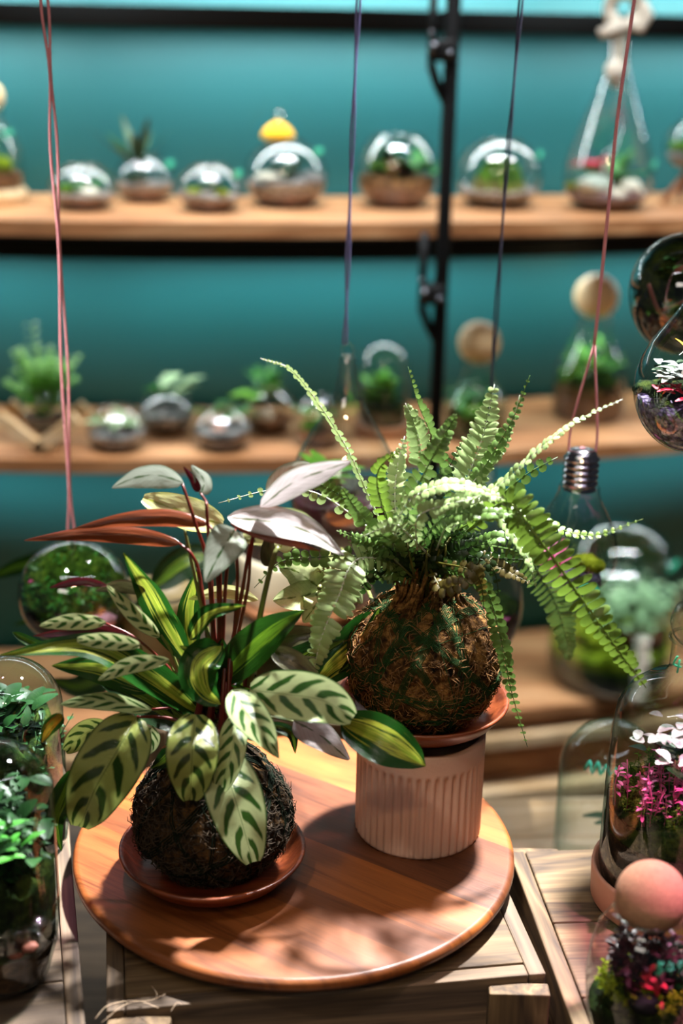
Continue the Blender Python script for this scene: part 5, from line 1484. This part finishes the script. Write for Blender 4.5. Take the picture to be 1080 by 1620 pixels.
# small jar with cork ball, front right
b = PZ(1006, 1640, ZK)
sz2 = lambda px: size_at((b.x, b.y, 1.0), px)
R = sz2(92); hn = ztop(b, 1476) - b.z
bc_ = Vector((b.x, b.y, ztop(b, 1418))); rb = sz2(57)
t = thing('cork_ball_jar', b, 'small round glass jar with a large cork ball stopper and $49 in green ink', 'terrarium')
zt_ = bc_.z - b.z - rb * .62
pr_ = [(.0005, 0), (R * .6, 0), (R * .82, .008), (R * .95, .025), (R, .05), (R, zt_ * .55), (R * .96, zt_ * .72), (R * .86, zt_ * .87), (R * .72, zt_ * .96), (R * .60, zt_), (R * .60, zt_ + .004)]
glass(t, pr_, G)
mb = MB(); mb.blob((0, 0, bc_.z - b.z), rb, 5, 0); mb.build('cork_ball', M['cork'], t, local=True)
layer(t, pr_, 0, zt_ * .3, M['mossd'], 'soil', bump=.15); mossy(t, (0, 0, zt_ * .36), R * .8, M['mossd'], seed=5, n=10)
sprigs(t, (0, -R * .1, zt_ * .4), R * .74, 170, .018, .004, M['mossy'], 'moss_sprigs', 3, 7, .0003)
sprigs(t, (0, 0, zt_ * .42), R * .6, 34, zt_ * .48, .009, M['burg'], 'burgundy_sprigs', 5, 9); sprigs(t, (R * .1, -R * .45, zt_ * .42), R * .18, 4, zt_ * .3, .009, M['redleaf'], 'red_sprigs', 6, 6)
sprigs(t, (R * .35, -R * .2, zt_ * .42), R * .3, 12, zt_ * .35, .008, M['dkgreen'], 'dark_sprigs', 7, 8)
stones(t, [(-R * .1, -R * .72, zt_ * .5, .009)], M['black'], 'black_stone')
marks(t, DOLLAR + FOUR + NINE, (0, 0), R * .985, -1.57 - .06, ztop((b.x + R * .4, b.y - R * .9, 0.9), 1537) - b.z, .0100, tube=.0005)

# teal-marked cloche standing lower behind the right crate
zb = H0 - 0.1995
b = PY(955, 1335, .21); b = Vector((b.x, .21, zb))
R = size_at((b.x, b.y, 1.0), 84); H = ztop(b, 1146) - b.z
t = thing('glass_cloche', b, 'clear empty glass cloche with a teal pen mark near its top, behind the large bottle', 'cloche')
pr_ = prof_dome(R, H); glass(t, pr_[3:], GT, rim=False)
marks(t, SCRIB, (0, 0), R * .9, -2.35, H * .84, .016, tube=.0013)
mossy(t, (R * .35, 0, .05), R * .45, M['white'], 'pale_stones', 3); foliage(t, (R * .55, 0, .1), 14, .04, .015, M['dkgreen'], 'small_plant', 3)

# ---------------------------------------------------------------- potted plants behind
# cream planter
b = PZ(478, 955, ZT); b = Vector((b.x, b.y, ZT))
R = size_at(b, 108); H = ztop(b, 862) - b.z - .0
t = thing('cream_planter', b, 'cream ceramic planter on a brown saucer with variegated leaves, behind the two moss-ball plants', 'potted plant')
mb = MB(); mb.lathe([(.0005, 0), (R * .9, 0), (R * 1.0, .006), (R * 1.03, .016), (R * .98, .018), (R * .85, .008), (.0005, .008)], seg=60); mb.build('saucer', M['panel'], t, local=True)
mb = MB(); mb.lathe([(.0005, .009), (R * .8, .009), (R * .86, .014), (R * .97, H * .8), (R, H * .93), (R, H), (R * .94, H), (R * .92, H * .85), (.0005, H * .8)], seg=60); mb.build('pot', M['cream'], t, local=True)
mb = MB(); mb.lathe([(R * .91, H * .86), (.0005, H * .92)], seg=40); mb.build('soil', M['soil'], t, local=True)
Yp = c1.y + .07
big_leaf(t, [(505, 930), (470, 905), (442, 898)], 26, 'N', Yp, (.02, .01, .0), 10, .3, shape='egg')
big_leaf(t, [(500, 925), (540, 905), (572, 955)], 28, 'N', Yp, (.02, .01, .0), 0, .3, shape='egg')
big_leaf(t, [(500, 938), (465, 945), (432, 950)], 24, 'N', Yp, (.02, .0, .0), 0, .3, shape='egg')
big_leaf(t, [(500, 935), (500, 955), (480, 985)], 24, 'N', Yp, (.02, .0, .0), 0, .3, shape='egg')
big_leaf(t, [(595, 968), (565, 1020), (520, 1060), (495, 1090)], 34, 'V', Yp, (.0, .0, .0, 0), -20, .3, shape='lance')
big_leaf(t, [(600, 962), (572, 1030), (535, 1065)], 16, 'VD', Yp - .008, (.0, .0, .0), 30, .3, shape='lance')
big_leaf(t, [(430, 815), (470, 830), (500, 850)], 22, 'N', Yp + .15, (.0, .0, .0), 0, .3, shape='oval')
big_leaf(t, [(385, 850), (430, 845), (470, 860)], 18, 'Y', Yp + .15, (.0, .0, .0), 0, .3, shape='oval')
for pts in ([(505, 930), (520, 900), (520, 868)], [(595, 968), (575, 920), (540, 868)], [(430, 815), (450, 850), (470, 872)], [(385, 850), (410, 860), (430, 872)]):
    stem(t, pts, Yp, (0, .08, .15) if pts[0][0] > 500 else (.15, .15, .17), .0016, 'stemgr')
# tan pot, left
b = PZ(245, 1085, ZT); b = Vector((b.x, b.y, ZT))
R = size_at(b, 66); H = ztop(b, 935) - b.z
t = thing('tan_planter', b, 'blurred olive-tan pot with broad green leaves, behind the striped plant and beside the moss globe', 'potted plant')
mb = MB(); mb.lathe([(.0005, 0), (R * .75, 0), (R * .8, .004), (R, H * .9), (R * 1.02, H), (R * .95, H), (R * .93, H * .88), (.0005, H * .85)], seg=48); mb.build('pot', M['olivepot'], t, local=True)
Yq = b.y
big_leaf(t, [(240, 930), (300, 885), (365, 880)], 26, 'VD', Yq, (0, .0, .0), 0, .3, shape='lance')
big_leaf(t, [(235, 930), (160, 930), (100, 960), (20, 990)], 22, 'VG', Yq, (.05, .09, .12, .12), 30, .3, shape='lance')
big_leaf(t, [(235, 930), (120, 885), (40, 893), (-30, 920)], 20, 'VG', Yq, (.05, .09, .12, .14), 20, .3, shape='lance')
big_leaf(t, [(235, 935), (190, 1040), (130, 1085), (80, 1075)], 26, 'VG', Yq, (-.02, -.04, -.05, -.05), 0, .3, shape='lance')

# stray dry roots on the crate
mb = MB()
for pts in ([(150, 1612), (172, 1590), (215, 1583), (250, 1594)], [(160, 1618), (200, 1588), (240, 1582), (262, 1572)], [(270, 1600), (280, 1586), (288, 1590)], [(240, 1560), (248, 1572), (246, 1582)]):
    mb.tube(catmull([PZ(x_, y_, ZT + .0008 + .003 * (i_ % 2)) for i_, (x_, y_) in enumerate(pts)], 12), .00022, 4)
o = origin_build(mb, 'dry_root', M['jute']); tag(o, 'thin pale curled root strands lying on the near left corner of the crate', 'root')
